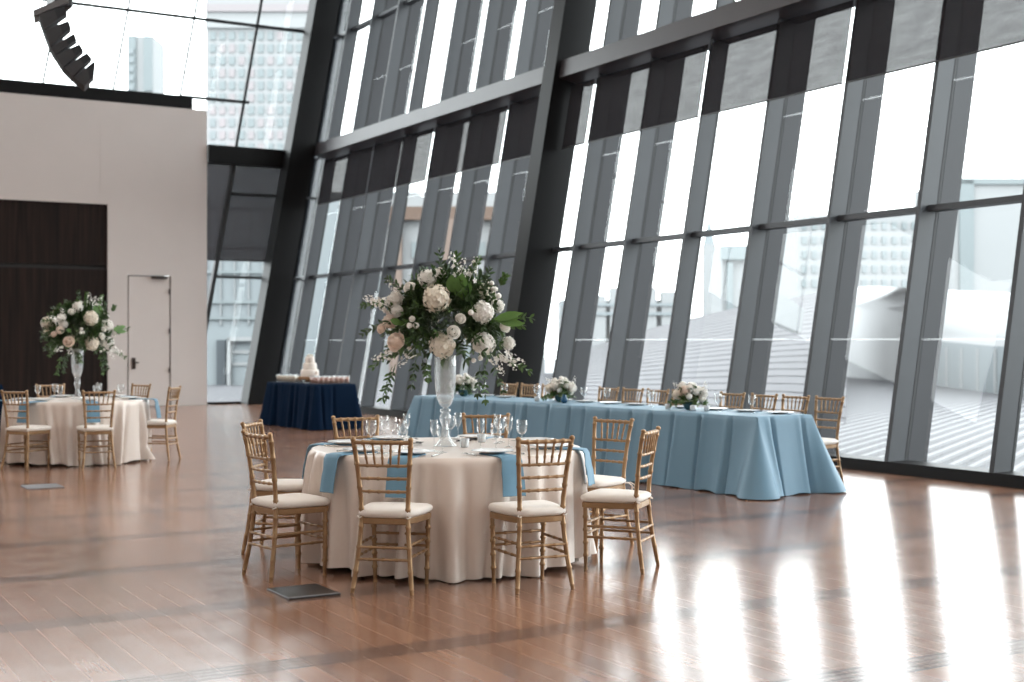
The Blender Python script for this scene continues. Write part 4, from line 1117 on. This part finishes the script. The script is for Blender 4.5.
# seamed metal roof just outside
ZR = -.6
def ground_pt(px, py, z=ZR):
    d = Rv*((px-512)/1335) + Fv; v = -(py-341)/1335; s = (z-1.49)/v; q = d*s; return (q.x, q.y, z)
edge = [ground_pt(x, y) for x, y in ((1120,404),(1060,400),(995,394),(933,386),(892,377),(866,368),(848,362))]
rf = thing('seamed_roof', 'flat lavender grey seamed metal roof just outside the near glass', 'roof')
poly = [(12.3,-4,ZR),(30,-4,ZR)] + edge + [(40,70,ZR),(12.3,70,ZR)]
n = len(poly); mb = MB(); mb.add(poly, [tuple(range(n))]); mb.add([(x,y,z-.25) for x,y,z in poly], [tuple(range(n-1,-1,-1))])
for i in range(n): j=(i+1)%n; mb.add([poly[i], poly[j], (poly[j][0],poly[j][1],ZR-.25), (poly[i][0],poly[i][1],ZR-.25)], [(3,2,1,0)])
mb.build('deck', M['roof'], rf)
sd = Vector((math.sin(math.radians(58.3)), math.cos(math.radians(58.3)), 0)); sn = Vector((sd.y, -sd.x, 0))
def clip_line(o):   # intersect line with polygon -> longest inside span
    hits = []
    for i in range(n):
        a = Vector(poly[i]); b = Vector(poly[(i+1)%n]); e = b-a
        den = sd.x*e.y - sd.y*e.x
        if abs(den) < 1e-9: continue
        t = ((a.x-o.x)*e.y - (a.y-o.y)*e.x)/den; u = ((a.x-o.x)*sd.y - (a.y-o.y)*sd.x)/den
        if 0 <= u <= 1: hits.append(t)
    hits.sort(); return hits
mb = MB()
for k in range(-140, 60):
    o = Vector((12.5, 10, ZR)) + sn*(k*.34); h = clip_line(o)
    if len(h) < 2: continue
    for q in range(0, len(h)-1, 2):
        a = o+sd*(h[q]+.05); b = o+sd*(h[q+1]-.05)
        if (b-a).length < .5: continue
        w = sn*.065; z = Vector((0,0,.05))
        mb.hexa([a-w, b-w, b+w, a+w, a-w*.7+z, b-w*.7+z, b+w*.7+z, a+w*.7+z])
so = mb.build('standing_seams', M['seam'], rf)
# pitched roof rising behind
ridge = [(560,350,95),(600,344,90),(640,331,86),(687,319,82),(740,307,78),(785,299,74),(820,292,70),(846,287,66)]
top = [ray(*q) for q in ridge]
bot = []
for (px, py, d) in ridge:
    q = ray(px, 341, d*.50); bot.append(Vector((q.x, q.y, ZR+.02)))
rows = []
for i in range(8): rows.append([b.lerp(t_, i/7) for b, t_ in zip(bot, top)])
back = [t_ + Fv*6 - Vector((0,0,9)) for t_ in top]
pr = thing('pitched_roof', 'sloping lavender grey metal roof rising beyond the flat roof', 'roof')
mb = MB().grid(rows[::-1], False, False).grid([back, top], False, False); mb.build('slope', M['roof'], pr)
mb = MB()
for i in range(22):
    f = (i+.5)/22
    line = [b.lerp(t_, f)+Vector((0,0,.008)) for b, t_ in zip(bot, top)]
    mb.tube(line, .012, 4)
mb.build('standing_seams', M['roof'], pr)
sk = thing('reflection_panel', 'white tilted panel imitating a glass reflection before the sloping metal roof', 'glass_reflection')  # white panel outside, stands in for a bright reflection in the window glass
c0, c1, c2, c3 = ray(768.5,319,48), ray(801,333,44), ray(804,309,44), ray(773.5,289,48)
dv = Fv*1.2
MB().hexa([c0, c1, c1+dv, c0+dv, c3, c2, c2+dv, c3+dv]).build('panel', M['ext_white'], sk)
# white curved building with a low swept roof
cv = thing('curved_hall', 'white building with a curved wall and swept roof beyond flat roof', 'building')
base_pts = [Vector(q) for q in edge[::-1]]
hs = [6.8, 6.3, 5.6, 5.0, 4.5, 4.2, 4.0]
mid = [q + Vector((0,0,h*.42)) for q, h in zip(base_pts, hs)]
out2 = [q + Vector((0,0,h*.50)) - Fv*.6 for q, h in zip(base_pts, hs)]
tp = [q + Vector((0,0,h)) + Fv*9 for q, h in zip(base_pts, hs)]
bk = [q + Vector((0,0,h*.9)) + Fv*22 for q, h in zip(base_pts, hs)]
low = [q - Vector((0,0,3)) for q in base_pts]
MB().grid([low, base_pts, mid], False, True).build('curved_wall', M['ext_grey'], cv)
MB().grid([mid, out2, tp, bk, [q-Vector((0,0,9)) for q in bk]], False, True).build('swept_roof', M['ext_bright'], cv)
mb = MB()
for a, b in zip(base_pts[:-1], base_pts[1:]):
    for s in range(4):
        q = a.lerp(b, s/4); mb.box(q+Vector((0,0,.9))-Fv*.08, (.12,.12,1.8))
mb.build('wall_posts', M['ext_white'], cv)

# ------------------------------------------------------------------ light, camera, view
wd = bpy.data.worlds.new('overcast_sky'); sc.world = wd; wd.use_nodes = True
nt = wd.node_tree
bg = nt.nodes['Background'] if 'Background' in nt.nodes else nt.nodes.new('ShaderNodeBackground')
tc = nt.nodes.new('ShaderNodeTexCoord'); sx = nt.nodes.new('ShaderNodeSeparateXYZ'); nt.links.new(tc.outputs['Generated'], sx.inputs[0])
cr = nt.nodes.new('ShaderNodeValToRGB'); cr.color_ramp.elements[0].position = .0; cr.color_ramp.elements[1].position = .6
cr.color_ramp.elements[0].color = (*SKY, 1); cr.color_ramp.elements[1].color = (SKY[0]*.97, SKY[1]*.98, SKY[2], 1)
nt.links.new(sx.outputs[2], cr.inputs[0]); nt.links.new(cr.outputs[0], bg.inputs['Color'])
bg.inputs['Strength'].default_value = SKY_STRENGTH
sl = bpy.data.lights.new('veiled_sun', 'SUN'); sl.energy = SUN_STRENGTH; sl.angle = math.radians(25); sl.color = (1, .98, .95)
so = bpy.data.objects.new('veiled_sun', sl); COL.objects.link(so)
so.rotation_euler = Vector((.62, .55, -.56)).to_track_quat('-Z', 'Y').to_euler()   # from behind the viewer, over the roof
cam = bpy.data.cameras.new('camera'); co = bpy.data.objects.new('camera', cam); COL.objects.link(co)
co.location = (0, 0, 1.49); co.rotation_euler = (PI/2, 0, -YAW)
cam.sensor_width = 36; cam.lens = 1335/1024*36; cam.clip_end = 2000; cam.clip_start = .05
cam.dof.use_dof = True; cam.dof.focus_distance = 8.6; cam.dof.aperture_fstop = 2.2
sc.camera = co
vs = sc.view_settings; vs.view_transform = 'Standard'; vs.look = 'None'; vs.exposure = 0.0; vs.gamma = 1.0; vs.use_curve_mapping = False
cy = sc.cycles
cy.use_denoising = True; cy.max_bounces = 10; cy.transparent_max_bounces = 24; cy.glossy_bounces = 4; cy.diffuse_bounces = 5
